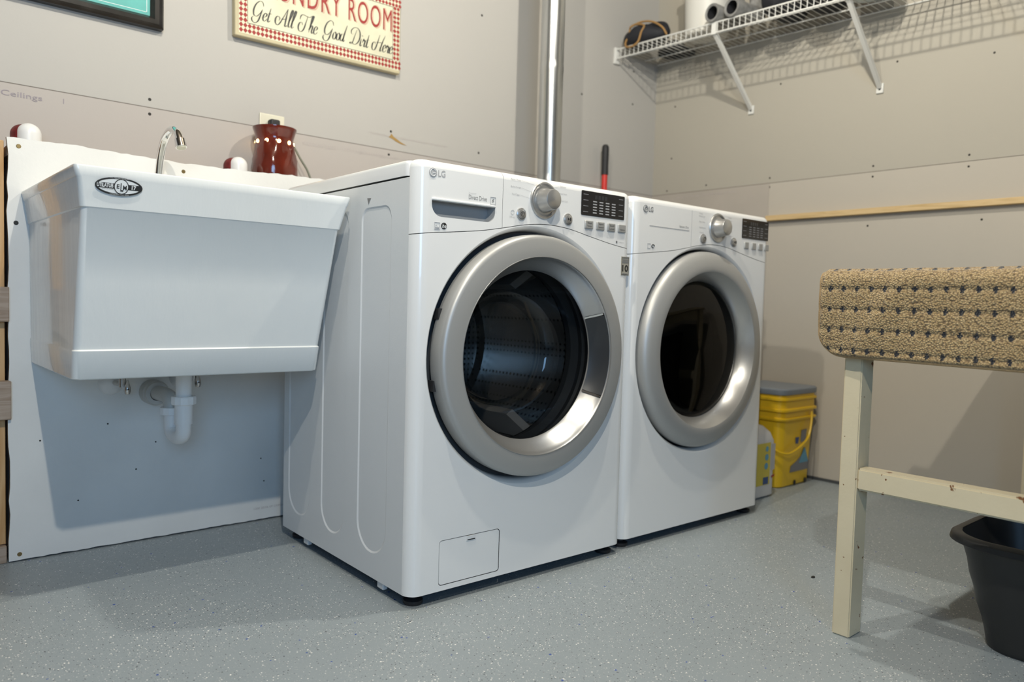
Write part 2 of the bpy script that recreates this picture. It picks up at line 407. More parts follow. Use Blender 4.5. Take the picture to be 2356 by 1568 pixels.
# text: mesh letters fitted into a box
_tc = {}
def text_geo(s_, bold=0.0, shear=0.0, spacing=1.0):
    key = (s_, bold, shear, spacing)
    if key not in _tc:
        cu = bpy.data.curves.new('t', 'FONT'); cu.body = s_; cu.offset = bold; cu.shear = shear; cu.resolution_u = 4; cu.space_character = spacing
        ob = bpy.data.objects.new('t', cu); C.objects.link(ob)
        dg = bpy.context.evaluated_depsgraph_get(); dg.update()
        me = bpy.data.meshes.new_from_object(ob.evaluated_get(dg))
        vs_ = [tuple(v.co) for v in me.vertices]; fs = [tuple(p.vertices) for p in me.polygons]
        bpy.data.objects.remove(ob); bpy.data.curves.remove(cu); bpy.data.meshes.remove(me)
        _tc[key] = (vs_, fs)
    return _tc[key]
def put_text(mb, s_, m, x0, z0, x1, z1, place, bold=0.0, shear=0.0, spacing=1.0):
    """place(u, v) -> 3D"""
    vs_, fs = text_geo(s_, bold, shear, spacing)
    if not vs_: return
    ax, bx = min(v[0] for v in vs_), max(v[0] for v in vs_); az, bz = min(v[1] for v in vs_), max(v[1] for v in vs_)
    out = [place(x0 + (v[0] - ax) / (bx - ax) * (x1 - x0), z0 + (v[1] - az) / (bz - az) * (z1 - z0)) for v in vs_]
    mb.add(out, fs, m)

# ------------------------------------------------------------------ room shell
YB, YP, XR, ZS = 0.986, 0.822, 2.029, 1.2135
ZC = 2.44; XL = -2.6; YF = -3.6; PT = 1.045
def struct(o): return tag(o, kind='structure')
struct(MB().box(XL - .1, XR + .1, YF - .1, YB + .1, -.1, 0, 'floor').build('floor', smooth=False))
struct(MB().box(XL - .1, XR + .1, YF - .1, YB + .1, ZC, ZC + .1, 'ceiling').build('ceiling', smooth=False))
wb = struct(MB().box(XL - .1, XR + .1, YB, YB + .1, 0, ZC, 'wall_back').build('wall_back', smooth=False))
wr = struct(MB().box(XR, XR + .1, YF, YB, 0, ZC, 'wall_right').build('wall_right', smooth=False))
struct(MB().box(XL - .1, XL, YF, YB, 0, ZC, 'wall_dark').build('wall_left', smooth=False))
wlft = MB(); wx0, wx1, wz0, wz1 = -2.55, -1.25, .85, 1.95
wlft.box(XL - .1, wx0, YF - .1, YF, 0, ZC, 'wall_dark').box(wx1, XR + .1, YF - .1, YF, 0, ZC, 'wall_dark')
wlft.box(wx0, wx1, YF - .1, YF, 0, wz0, 'wall_dark').box(wx0, wx1, YF - .1, YF, wz1, ZC, 'wall_dark')
struct(wlft.build('wall_front', smooth=False))
wf = MB()
for a in ((wx0, wx0 + .05, wz0, wz1), (wx1 - .05, wx1, wz0, wz1), (wx0, wx1, wz0, wz0 + .05), (wx0, wx1, wz1 - .05, wz1), (wx0, wx1, 1.38, 1.42)):
    wf.box(a[0], a[1], YF - .09, YF - .03, a[2], a[3], 'sash')
w1 = struct(wf.build('window_1', smooth=False))
MB().box(wx0, wx1, YF - .065, YF - .061, wz0, wz1, 'glass_window').build('pane', w1, smooth=False)

# drywall screws, printed marks (children of the walls)
def screw_on(parent, p, axis, r=.0045, m='screw'):
    q = MB()
    if axis == 'y': q.lathe([(0, -.0012), (r * .8, -.0012), (r, 0), (r, .002)], m, 12, 'y', p)
    else: q.lathe([(0, -.0012), (r * .8, -.0012), (r, 0), (r, .002)], m, 12, 'x', p)
    q.build('screw', parent)
for (x, z) in ((-.253, 1.2365), (-.253, 1.195), (.146, 1.252), (.555, 1.279), (.548, 1.196), (.955, 1.262), (.955, 1.79), (1.52, 1.60), (1.86, 1.77), (1.86, 1.62)):
    screw_on(wb, (x, YB, z), 'y')
for (y, z) in ((.362, 1.235), (.362, 1.197), (-.07, 1.235), (-.07, 1.195), (-.40, 1.235), (-.40, 1.195), (-.45, 1.009), (-.06, 1.01), (.33, 1.62), (-.14, 1.61), (-.46, 1.57), (.68, 1.236), (.87, 1.62), (.88, 1.38), (.90, 1.23)):
    screw_on(wr, (XR, y, z), 'x', .004)
onback = lambda u, v: (u, YB - .0008, v)
t = MB()
put_text(t, 'Walls  &  Ceilings', 'ink_wall', -.735, 1.176, -.521, 1.194, onback)
put_text(t, '96 02/06/09 23025', 'ink_wall_pale', .217, 1.181, .343, 1.192, onback)
put_text(t, '1/2" High Strength Lite - Walls & Ceilings', 'ink_wall_pale', .368, 1.181, .76, 1.193, onback)
put_text(t, 'TO CONFORM AT EASILY BEND AND HANG DRYWALL EACH SIDE', 'ink_wall_pale', .468, 1.258, .80, 1.264, onback)
t.box(-.472, -.470, YB - .0008, YB, 1.183, 1.196, 'ink_wall')
t.build('printed_text', wb, smooth=False)
g = MB(); pts = [(.556, 1.272), (.566, 1.262), (.60, 1.246), (.622, 1.239), (.600, 1.240), (.575, 1.247), (.560, 1.254), (.545, 1.258), (.553, 1.264)]
g.poly([[(x, YB - .001, z) for x, z in pts]], 'gouge'); g.build('paper_tear', wb, smooth=False)
onright = lambda u, v: (XR - .0028, -u, v)
t = MB(); put_text(t, 'CEILING  1/2" TOP 1000  GYPSUM LITE  BOARD TO CEILING', 'ink_wall_pale', -.84, 1.188, -.52, 1.198, onright); 
# lighter sheet left of the joint, drawn as its own thin sheet
sh = MB(); sh.box(XR - .002, XR, .362, YB, .3, ZS - .002, 'sheet_left'); sheet = sh.build('drywall_sheet', wr, smooth=False)
t.build('printed_text', wr, smooth=False)
# dark strip standing in for the shadow gap at the base of the right wall
base = MB(); base.box(XR - .004, XR, YF, YB, 0, .012, 'rubber'); struct(base.build('shadow_gap_right', smooth=False))
tr = struct(MB().box(XR - .026, XR, -2.4, .36, 1.052, 1.074, 'wood_y').build('trim_1', smooth=True, bevel=.0015))

# boxed-out half wall behind the tub
ch = MB()
n = 90; x0, x1 = -.623, .72
top = []; bot = []
for i in range(n + 1):
    x = x0 + (x1 - x0) * i / n
    top.append((x, PT + random.uniform(-.0018, .0018) + (.004 * math.sin(x * 9))))
    bot.append((x, .004 + random.uniform(-.001, .0015)))
left = [(x0 + random.uniform(-.0015, .004), .02 + k * .034) for k in range(1, 30)]
outl = bot + top[::-1] + left[::-1]
for y, fl in ((YP, False), (YP + .0125, True)):
    ch.poly([[(x, y, z) for x, z in outl]], 'panel', flip=fl)
N = len(outl)
ch.add([(x, YP, z) for x, z in outl] + [(x, YP + .0125, z) for x, z in outl], [(i, (i + 1) % N, N + (i + 1) % N, N + i) for i in range(N)], 'panel_edge')
hw = struct(ch.build('wall_half', smooth=False))
lg = MB(); lg.box(-.62, .72, YP + .0125, YB, 1.005, 1.03, 'wood_grey'); struct(lg.build('trim_2', smooth=False))
for (x, z, m) in ((-.598, 1.028, 'brass'), (-.604, .842, 'screw'), (-.600, .018, 'brass'), (-.21, 1.018, 'brass')):
    screw_on(hw, (x, YP, z + .0), 'y', .0055, m)
for (x, z) in ((-.555, .30), (-.33, .20), (-.40, .33), (-.47, .135), (-.28, .27), (.02, .19), (.03, .12), (-.50, .47)):
    screw_on(hw, (x, YP, z), 'y', .0022, 'scuff')
t = MB(); put_text(t, '1200 20/06 09 GYPSUM', 'ink_wall_pale', .0, .035, .10, .041, lambda u, v: (u, YP - .0006, v)); t.build('printed_text', hw, smooth=False)
# rough framing left of the panel
fr = [('trim_3', -.68, -.6265, YP + .014, YB - .01, .045, 1.04, 'wood'),
      ('trim_4', -1.6, -.6265, YP + .002, YB - .01, 0, .043, 'wood_grey'),
      ('trim_5', -1.6, -.6205, YP - .012, YP + .0135, .60, .685, 'wood_grey'),
      ('trim_6', -1.6, -.6175, YP - .014, YP + .0135, .36, .455, 'wood_grey'),
      ('trim_7', -1.6, -.683, YP + .02, YB - .01, 1.0, 1.04, 'wood')]
for nme, a, b, c_, d, e, f, m in fr:
    struct(MB().box(a, b, c_, d, e, f, m).build(nme, bevel=.002))
for k, x in enumerate((-1.1, -1.56)):
    struct(MB().box(x, x + .04, YP + .014, YB - .01, .045, 1.0, 'wood').build('trim_%d' % (8 + k), bevel=.002))

# ------------------------------------------------------------------ bare bulbs on the ceiling
def bulb(loc, label, m='bulb'):
    r = thing('ceiling_light', label, 'ceiling light', (loc[0], loc[1], ZC), group=None)
    h = ZC - loc[2]
    q = MB(); q.lathe([(0, 0), (.06, 0), (.06, -.02), (.04, -.045), (.022, -.055), (.022, -(h - .075)), (0, -(h - .075))], 'porcelain', 32); q.build('lampholder', r)
    q = MB(); pr = [(.012, -(h - .075))]
    for k in range(9):
        a = PI * (.28 + .72 * k / 8); pr.append((.03 * math.sin(a), -h + .03 * math.cos(a)))
    q.lathe(pr, 'glass_window', 24); q.build('bulb', r)
    L = bpy.data.lights.new('bulb_glow', 'POINT'); L.shadow_soft_size = .018; L.color = (1.0, .915, .79); L.energy = BULB_WATTS * (1 if m == 'bulb' else 1.5)
    lo_ = bpy.data.objects.new('bulb_glow', L); C.objects.link(lo_); lo_.parent = r; lo_.location = (0, 0, -h)
bulb(BULB_A, 'bare bulb in porcelain holder on ceiling in front of the utility sink')
bulb(BULB_B, 'bare bulb in porcelain holder on ceiling in front of the washing machine')
bulb(BULB_C, 'bare bulb in porcelain holder on ceiling nearest the open front of the room', 'bulb_dim')

# ------------------------------------------------------------------ washer and dryer
W_, D_, H_ = .686, .645, .983
CXD, CZD = .343, .553
FY = -.025
def curve_z(x, tab):
    P = tab
    if x <= P[0][0]: return P[0][1]
    for i in range(len(P) - 1):
        if x <= P[i + 1][0]:
            a = P[max(0, i - 1)]; b = P[i]; c = P[i + 1]; d = P[min(len(P) - 1, i + 2)]
            t = (x - b[0]) / (c[0] - b[0])
            m1 = (c[1] - a[1]) / (c[0] - a[0]) * (c[0] - b[0]); m2 = (d[1] - b[1]) / (d[0] - b[0]) * (c[0] - b[0])
            return (2 * t ** 3 - 3 * t * t + 1) * b[1] + (t ** 3 - 2 * t * t + t) * m1 + (-2 * t ** 3 + 3 * t * t) * c[1] + (t ** 3 - t * t) * m2
    return P[-1][1]
CW = [(0, .821), (.03, .825), (.17, .841), (.244, .854), (.301, .865), (.372, .872), (.447, .868), (.527, .854), (.611, .840), (.686, .831)]
RC = .030
def wrap_left():   # (x, y, inward normal)
    out = []
    for k in range(9):
        a = .5 * PI * k / 8
        out.append((RC - RC * math.cos(a) * 1.0, FY + .030 - .030 * math.sin(a), (math.cos(a), math.sin(a))))
    return out
def sheet(mb, xa, xb, zlo, zhi, m, holes=(), left=False, right=False, top_round=False, ret=.008, nx=40):
    """front sheet: flat part with holes, wrapped corners, inward returns. zlo, zhi are functions of x"""
    fa = max(xa, RC) if left else xa; fb = min(xb, W_ - RC) if right else xb
    xs = [fa + (fb - fa) * i / nx for i in range(nx + 1)]
    outl = [(x, FY, zlo(x)) for x in xs] + [(x, FY, zhi(x)) for x in reversed(xs)]
    mb.poly([outl] + [[(p[0], FY, p[1]) for p in h] for h in holes], m)
    prof = []
    if left: prof += [(x, y, nn) for x, y, nn in wrap_left()]
    prof += [(x, FY, (0, 1)) for x in (xs if not left else xs[1:])] if not right else [(x, FY, (0, 1)) for x in (xs if not left else xs[1:])][:-1]
    if right: prof += [(W_ - x, y, (-nn[0], nn[1])) for x, y, nn in reversed(wrap_left())]
    # side wraps (upright strips)
    def strip(pr):
        nz = 2; vs_ = []; fs = []
        for (x, y, nn) in pr: vs_ += [(x, y, zlo(x)), (x, y, zhi(x))]
        for i in range(len(pr) - 1): fs.append((2 * i, 2 * i + 2, 2 * i + 3, 2 * i + 1))
        mb.add(vs_, fs, m)
    if left: strip(prof[:9])
    if right: strip(prof[-9:])
    # returns
    vs_ = []; fs = []
    for (x, y, nn) in prof: vs_ += [(x, y, zlo(x)), (x + nn[0] * ret, y + nn[1] * ret, zlo(x) + .001)]
    for i in range(len(prof) - 1): fs.append((2 * i, 2 * i + 2, 2 * i + 3, 2 * i + 1))
    mb.add(vs_, fs, m)
    if top_round:
        R = .018; ang = [0, .15, .3, .45, .6, .75, .9, 1.0]
        vs_ = []; fs = []
        for (x, y, nn) in prof:
            for a in ang:
                q = a * PI / 2
                vs_.append((x + nn[0] * R * (1 - math.cos(q)), y + nn[1] * R * (1 - math.cos(q)), zhi(x) + R * math.sin(q)))
            vs_.append((x + nn[0] * (R + .0), max(y + nn[1] * R, .03), zhi(x) + R))
        k = len(ang) + 1
        for i in range(len(prof) - 1):
            for j in range(k - 1): fs.append((i * k + j, (i + 1) * k + j, (i + 1) * k + j + 1, i * k + j + 1))
        mb.add(vs_, fs, m)
    else:
        vs_ = []; fs = []
        for (x, y, nn) in prof: vs_ += [(x, y, zhi(x)), (x + nn[0] * ret, y + nn[1] * ret, zhi(x) + .001)]
        for i in range(len(prof) - 1): fs.append((2 * i, 2 * i + 2, 2 * i + 3, 2 * i + 1))
        mb.add(vs_, fs, m)
def disc_rings(mb, cx, cz, prof, m, n=40): mb.lathe(prof, m, n, 'y', (cx, 0, cz))
def arc_text(*a): pass

def machine(kind, label, loc, rz):
    washer = kind == 'washer'
    root = thing('washing_machine' if washer else 'clothes_dryer', label, 'washing machine' if washer else 'dryer', loc, rz)
    zb = .028
    # cabinet: sides with pressed channels, back, base
    cb = MB()
    for side in (0, 1):
        X = 0 if side == 0 else W_; s_ = 1 if side == 0 else -1
        outer = [(X, 0.005, zb), (X, D_, zb), (X, D_, .944), (X, 0.005, .944)]
        chans = []
        if washer or True:
            for (ya, yb2, za, zt) in ((.078, .214, .086, .892), (.280, .408, .083, .892), (.472, .612, .083, .892)):
                w = (yb2 - ya) / 2
                chans.append(rrect(ya, yb2, za, zt, (w * .98, w * .98, .03, .03), 10))
        holes = [[(X, y, z) for y, z in h] for h in chans]
        cb.poly([outer] + holes, 'side_steel', flip=(side == 1))
        for h in chans:
            cyy = sum(p[0] for p in h) / len(h); czz = sum(p[1] for p in h) / len(h)
            def inset(p, d): 
                w = (max(q[0] for q in h) - min(q[0] for q in h)) / 2; hh = (max(q[1] for q in h) - min(q[1] for q in h)) / 2
                return (cyy + (p[0] - cyy) * (w - d) / w, czz + (p[1] - czz) * (hh - d) / hh)
            r0 = [(X, y, z) for y, z in h]; r1 = [(X + s_ * .0022, *inset(p, .004)) for p in h]
            k = len(h)
            cb.add(r0 + r1, [(i, (i + 1) % k, k + (i + 1) % k, k + i) for i in range(k)], 'side_steel')
            cb.poly([r1], 'side_steel', flip=(side == 1))
    cb.add([(0, D_, zb), (W_, D_, zb), (W_, D_, .944), (0, D_, .944)], [(0, 1, 2, 3)], 'side_steel')
    cb.add([(0, 0, zb + .002), (W_, 0, zb + .002), (W_, D_, zb + .002), (0, D_, zb + .002)], [(0, 1, 2, 3)], 'black')
    cb.build('cabinet', root, angle=25)
    # worktop
    wt = MB(); lo, hi = .948, H_
    ol = rrect(-.001, W_ + .001, .012, D_ + .004, .012, 4)
    levels = [(0, lo), (0, hi - .010), (.0012, hi - .005), (.0045, hi - .0015), (.010, hi)]
    vs_ = []; k = len(ol)
    for d, z in levels:
        for (x, y) in ol: vs_.append((W_ / 2 + (x - W_ / 2) * (1 - 2 * d / W_), .32 + (y - .32) * (1 - 2 * d / D_), z))
    fs = [(i * k + j, i * k + (j + 1) % k, (i + 1) * k + (j + 1) % k, (i + 1) * k + j) for i in range(len(levels) - 1) for j in range(k)]
    fs.append(tuple((len(levels) - 1) * k + j for j in range(k))); fs.append(tuple(range(k))[::-1])
    wt.add(vs_, fs, 'worktop'); wt.build('top_cover', root, angle=50)
    # lower front panel
    g_ = .0008
    fp = MB()
    hole = [(CXD + .312 * math.cos(2 * PI * i / 96), CZD + .312 * math.sin(2 * PI * i / 96)) for i in range(96)]
    holes = [hole]
    if washer: holes.append(rrect(.077, .251, .040, .143, .008, 5))
    sheet(fp, 0, W_, lambda x: zb, lambda x: curve_z(x, CW) - g_, 'white_enamel', holes, True, True)
    disc_rings(fp, CXD, CZD, [(.312, FY), (.309, FY + .002), (.304, FY + .010), (.301, FY + .022), (.300, FY + .04)], 'white_enamel', 96)
    fpo = fp.build('front_panel', root, angle=28)
    if washer:
        q = MB(); ring = rrect(.0785, .2495, .0415, .1415, .007, 5)
        q.poly([[(x, FY + .0005, z) for x, z in ring]], 'white_enamel')
        k = len(ring); q.add([(x, FY + .0005, z) for x, z in ring] + [(x, FY + .01, z) for x, z in ring], [(i, (i + 1) % k, k + (i + 1) % k, k + i) for i in range(k)], 'white_enamel')
        hatch = q.build('filter_cover', root, angle=30)
        q = MB(); q.box(.153, .179, FY - .0015, FY + .004, .130, .1415, 'worktop'); q.box(.155, .177, FY - .0018, FY - .0012, .131, .1335, 'black'); q.build('latch', hatch, bevel=.001)
    # control fascia
    if washer:
        seam = lambda z: .226 + (.985 - z) * .137
        rec = rrect(.038, .212, .862, .901, (.026, .022, .0015, .0015), 6)
        dr = MB(); sheet(dr, 0, .2337, lambda x: curve_z(x, CW) + g_, lambda x: H_ - .018, 'white_enamel', [rec], True, False, True, nx=24)
        # recess of the pull
        k = len(rec); r1 = [(.125 + (x - .125) * .97, FY + .026, .880 + (z - .880) * .9) for x, z in rec]
        dr.add([(x, FY, z) for x, z in rec] + r1, [(i, (i + 1) % k, k + (i + 1) % k, k + i) for i in range(k)], 'recess_grey')
        dr.poly([r1], 'recess_grey')
        dro = dr.build('detergent_drawer', root, angle=28)
        q = MB(); q.box(.038, .212, FY - .0035, FY + .012, .8965, .9015, 'white_enamel'); q.build('finger_lip', dro, bevel=.0015)
        cp = MB(); sheet(cp, .2345, W_, lambda x: curve_z(x, CW) + g_, lambda x: H_ - .018, 'white_enamel', [], False, True, True)
        cpo = cp.build('control_panel', root, angle=28)
    else:
        cp = MB(); sheet(cp, 0, W_, lambda x: curve_z(x, CW) + g_, lambda x: H_ - .018, 'white_enamel', [], True, True, True)
        cpo = cp.build('control_panel', root, angle=28)
        q = MB(); q.box(.262, .2632, FY - .0004, FY + .001, .857, .965, 'ink_light'); q.build('panel_joint', cpo)
    P = lambda u, v, e=.0006: (u, FY - e, v)
    # dial
    if washer: dx, dz, dr_ = .362, .929, .0435; bx = ((.290, .890), (.443, .891)); bt = (.517, .559, .600, .641); bz = .884; dsp = (.489, .650, .907, .969)
    else: dx, dz, dr_ = .391, .924, .0435; bx = ((.319, .886), (.477, .887)); bt = (.547, .589, .627, .663); bz = .882; dsp = (.522, .672, .904, .966)
    q = MB(); disc_rings(q, dx, dz, [(dr_ + .001, FY + .001), (dr_ + .001, FY - .003), (dr_ - .001, FY - .0055), (dr_ - .004, FY - .006), (dr_ - .009, FY - .003), (.030, FY - .0035), (.0, FY - .0035)], 'silver_bright', 56)
    db = q.build('dial_ring', cpo)
    q = MB(); disc_rings(q, dx, dz, [(.0300, FY - .003), (.0292, FY - .010), (.0265, FY - .014), (.0245, FY - .034), (.0235, FY - .0365), (.021, FY - .038), (.0, FY - .0395)], 'silver_bright', 48); q.build('dial_knob', cpo)
    q = MB(); a = PI * .75; disc_rings(q, dx + (dr_ - .0065) * math.cos(2.0), dz + (dr_ - .0065) * math.sin(2.0), [(.002, FY - .0045), (.002, FY - .0062), (0, FY - .0066)], 'silver_bright', 12); q.build('dial_pointer', cpo)
    for j, (x, z) in enumerate(bx):
        q = MB(); disc_rings(q, x, z, [(.0145, FY + .001), (.0145, FY - .003), (.0125, FY - .0042), (.0118, FY - .003), (.0112, FY - .0055), (.009, FY - .0068), (0, FY - .0072)], 'silver_bright', 32); bo = q.build('round_button', cpo)
        q = MB()
        if j == 0:
            q.tube([(x + .0055 * math.cos(PI / 2 + .35 + (2 * PI - .7) * i / 20), FY - .0073, z + .0055 * math.sin(PI / 2 + .35 + (2 * PI - .7) * i / 20)) for i in range(21)], .0006, 'ink_black', 5)
            q.box(x - .0006, x + .0006, FY - .0078, FY - .0066, z - .002, z + .006, 'ink_black')
        else:
            q.add([(x - .005, FY - .0074, z - .004), (x - .005, FY - .0074, z + .004), (x + .001, FY - .0074, z)], [(0, 1, 2)], 'ink_black')
            q.box(x + .0018, x + .003, FY - .0078, FY - .0066, z - .004, z + .004, 'ink_black'); q.box(x + .0042, x + .0054, FY - .0078, FY - .0066, z - .004, z + .004, 'ink_black')
        q.build('button_symbol', bo, smooth=False)
    # display window
    x0, x1, z0, z1 = dsp
    q = MB(); ring = rrect(x0, x1, z0, z1, .003, 3); k = len(ring)
    q.poly([[(x, FY - .0012, z) for x, z in ring]], 'black_gloss'); q.add([(x, FY - .0012, z) for x, z in ring] + [(x, FY + .001, z) for x, z in ring], [(i, (i + 1) % k, k + (i + 1) % k, k + i) for i in range(k)], 'black_gloss')
    dpo = q.build('display', cpo, smooth=False)
    q = MB(); ww = x1 - x0; hh = z1 - z0
    mk = 'ink_light' if washer else 'display_mark'
    for cI in range(4):
        for r_ in range(5):
            xx = x0 + ww * (.26 + .145 * cI); zz = z1 - hh * (.42 + .115 * r_)
            q.box(xx, xx + ww * .085, FY - .0017, FY - .0011, zz, zz + hh * .045, mk)
    for r_ in range(4):
        zz = z1 - hh * (.16 + .235 * r_)
        q.box(x0 + ww * .04, x0 + ww * .15, FY - .0017, FY - .0011, zz, zz + hh * .028, 'display_mark'); q.box(x0 + ww * .86, x0 + ww * .96, FY - .0017, FY - .0011, zz, zz + hh * .028, 'display_mark')
    for j_ in range(4): q.box(x0 + ww * (.30 + .075 * j_), x0 + ww * (.355 + .075 * j_), FY - .0015, FY - .0011, z1 - hh * .30, z1 - hh * .13, 'pocket')
    q.build('display_symbols', dpo, smooth=False)
    for i, x in enumerate(bt):
        hw_ = .0145 if washer else .0115
        q = MB(); q.box(x - hw_, x + hw_, FY - .0045, FY + .001, bz - .0105, bz + .0105, 'silver'); bo = q.build('square_button', cpo, bevel=.002)
        if washer:
            q = MB()
            for (s1, s2) in ((('Wash', 'Temp.'), ('Spin', 'Speed'), ('Soil', 'Level'), ('', 'Option'))[i],):
                if s1: put_text(q, s1, 'ink_black', x - .008, bz + .0015, x + .008, bz + .0065, lambda u, v: P(u, v, .0048))
                put_text(q, s2, 'ink_black', x - .009, bz - .0065, x + .009, bz - .0015, lambda u, v: P(u, v, .0048))
            q.build('button_print', bo, smooth=False)
    # printed words
    q = MB()
    lx = .029 if washer else .043; lz = .955 if washer else .9495
    pm = 'ink_light' if washer else 'ink_grey'
    q.lathe([(.0100, FY - .0004), (.0100, FY - .0012), (.0, FY - .0012)], pm, 32, 'y', (lx + .010, 0, lz))
    q.tube([(lx + .010 + .0072 * math.cos(2 * PI * (i / 22) + .5), FY - .0015, lz + .0072 * math.sin(2 * PI * (i / 22) + .5)) for i in range(19)], .0007, 'ink_white', 5)
    put_text(q, 'L', 'ink_white', lx + .0085, lz - .004, lx + .0115, lz + .004, lambda u, v: P(u, v, .0016)); q.box(lx + .010, lx + .0165, FY - .0018, FY - .0012, lz - .0015, lz - .0002, 'ink_white')
    q.lathe([(.0009, FY - .0012), (0, FY - .0018)], 'ink_white', 8, 'y', (lx + .0065, 0, lz + .0028))
    put_text(q, 'LG', pm, lx + .0235, lz - .0072, lx + .0425, lz + .0072, P, .018)
    if washer:
        put_text(q, 'Inverter', 'ink_light', .136, .921, .157, .9245, P, 0, 0, 1.3)
        put_text(q, 'Direct Drive', 'ink_grey', .136, .9085, .187, .9185, P)
        for (a, b, c_, d) in ((.1975, .2125, .903, .9037), (.1975, .2125, .9193, .92), (.1975, .1981, .903, .92), (.2119, .2125, .903, .92)): q.box(a, b, FY - .001, FY, c_, d, 'ink_light')
        put_text(q, '6', 'ink_grey', .202, .908, .208, .9165, P, .01, .3)
        for (a, b, c_, d) in ((.0455, .0600, .834, .8345), (.0455, .0600, .849, .8495), (.0455, .0459, .834, .8495), (.0597, .0600, .834, .8495), (.0475, .058, .8365, .8372), (.0475, .058, .838, .8384)): q.box(a, b, FY - .001, FY, c_, d, 'ink_light')
        q.tube([(.0475 + .011 * i / 10, FY - .0006, .841 + .003 * math.sin(i / 10 * PI * 2.2)) for i in range(11)], .0004, 'ink_light', 4)
        q.lathe([(.0073, FY - .0004), (.0073, FY - .001), (0, FY - .001)], 'ink_black', 24, 'y', (.0705, 0, .843))
        put_text(q, 'he', 'ink_white', .0655, .8385, .0765, .8475, lambda u, v: P(u, v, .0013), .012, .2)
        put_text(q, 'TrueBalance', 'ink_light', .630, .8465, .652, .8495, P); q.lathe([(.003, FY - .0004), (.003, FY - .001), (0, FY - .001)], 'ink_grey', 12, 'y', (.6245, 0, .848))
        words = (('Perm. Press', .257, .966, .287), ('Bulky/Large', .257, .949, .288), ('Tub Clean', .260, .932, .284), ('Cotton/Normal', .336, .9765, .371), ('Delicates', .414, .9665, .434), ('Speed Wash', .411, .949, .438), ('Download Cycle', .409, .932, .441))
        ends = ((.289, .968, .330, .962), (.290, .951, .320, .945), (.286, .934, .316, .929), None, (.412, .968, .394, .963), (.409, .951, .404, .947), (.407, .934, .404, .932))
        put_text(q, 'Child Lock', 'ink_light', .255, .879, .271, .8825, P); q.tube([(.264 + .005 * math.cos(i / 12 * 2 * PI), FY - .0006, .892 + .005 * math.sin(i / 12 * 2 * PI)) for i in range(12)], .0004, 'ink_light', 4, closed=True)
        put_text(q, 'EXTRA', 'ink_light', .507, .868, .530, .8712, P)
        put_text(q, 'Ultra Capacity', 'ink_light', .600, .9735, .638, .9765, P)
    else:
        q.box(.072, .252, FY - .0008, FY, .9045, .9056, 'ink_light')
        put_text(q, 'Sensor Dry', 'ink_grey', .205, .909, .248, .917, P)
        for (a, b, c_, d) in ((.066, .079, .842, .8424), (.066, .079, .855, .8554), (.066, .0664, .842, .8554), (.0786, .079, .842, .8554)): q.box(a, b, FY - .001, FY, c_, d, 'ink_light')
        q.tube([(.090 + .006 * math.cos(i / 14 * 2 * PI), FY - .0006, .8485 + .0045 * math.sin(i / 14 * 2 * PI)) for i in range(12)], .0013, 'ink_black', 6)
        words = (('Heavy', .296, .958, .314), ('Bulky/Large', .296, .950, .326), ('Perm. Press', .298, .934, .326), ('Cotton/Normal', .299, .917, .330), ('Delicates', .302, .902, .322), ('Speed', .446, .958, .462), ('Dry', .448, .949, .466), ('Air Dry', .450, .934, .468), ('Steam', .453, .917, .469), ('Time Dry', .446, .902, .476))
        ends = (None,) * 10
    for (w, xa, z, xb), e in zip(words, ends):
        put_text(q, w, 'ink_light', xa, z, xb, z + .0042, P)
        if e: q.add([(e[0], FY - .0005, e[1]), (e[2], FY - .0005, e[3]), (e[2], FY - .0005, e[3] + .0004), (e[0], FY - .0005, e[1] + .0004)], [(0, 1, 2, 3)], 'ink_light')
    q.build('printed_words', cpo, smooth=False)
    if washer:
        q = MB(); q.box(.645, .676, FY - .001, FY + .0002, .761, .811, 'sticker')
        st = q.build('warranty_sticker', fpo, smooth=False)
        q = MB(); pp = lambda u, v: P(u, v, .0015)
        put_text(q, '10', 'ink_black', .649, .771, .672, .789, pp, .03); q.box(.649, .672, FY - .0016, FY - .001, .794, .799, 'ink_grey'); q.box(.649, .672, FY - .0016, FY - .001, .801, .803, 'ink_grey'); q.box(.649, .672, FY - .0016, FY - .001, .806, .8075, 'ink_grey')
        q.box(.651, .670, FY - .0016, FY - .001, .7645, .7665, 'ink_grey')
        for (a, b, c_, d) in ((.6465, .6745, .7625, .7632), (.6465, .6745, .8088, .8095), (.6465, .6471, .7625, .8095), (.6739, .6745, .7625, .8095)): q.box(a, b, FY - .0016, FY - .001, c_, d, 'ink_black')
        q.build('sticker_print', st, smooth=False)
        q = MB(); q.add([(-.0008, .170, .913), (-.0008, .188, .914), (-.0008, .186, .909), (-.0008, .181, .899), (-.0008, .176, .908)], [(0, 1, 2, 3, 4)], 'ink_grey'); q.build('side_arrow_mark', root, smooth=False)
    # door
    if washer:
        face = -.056
        prof = [(.2895, -.008), (.2908, -.020), (.2905, -.042), (.2895, -.0475), (.287, -.0515), (.283, -.0545), (.278, -.0558), (.262, face - .0018), (.245, face - .0035), (.2375, face - .003)]
        dr_m = 'silver'
        inner = [(.2375, face - .003), (.2355, face - .0005), (.2345, face + .004), (.228, face + .014), (.216, -.022), (.209, -.012), (.2065, -.006)]
    else:
        face = -.050
        prof = [(.2955, -.006), (.2965, -.016), (.2955, -.026), (.2915, -.035), (.284, -.042), (.272, -.0475), (.256, face - .001), (.242, face - .0025), (.236, face - .001)]
        inner = [(.236, face - .001), (.232, face + .004), (.224, face + .014), (.214, -.020), (.2085, -.008), (.207, 0)]
    q = MB(); disc_rings(q, CXD, CZD, prof, 'silver', 128)
    bk = [(prof[0][0], prof[0][1]), (prof[0][0] - .012, -.002), (.24, .004)]
    disc_rings(q, CXD, CZD, bk, 'rubber', 128)
    disc_rings(q, CXD, CZD, inner, 'silver_bright' if washer else 'silver_bright', 128)
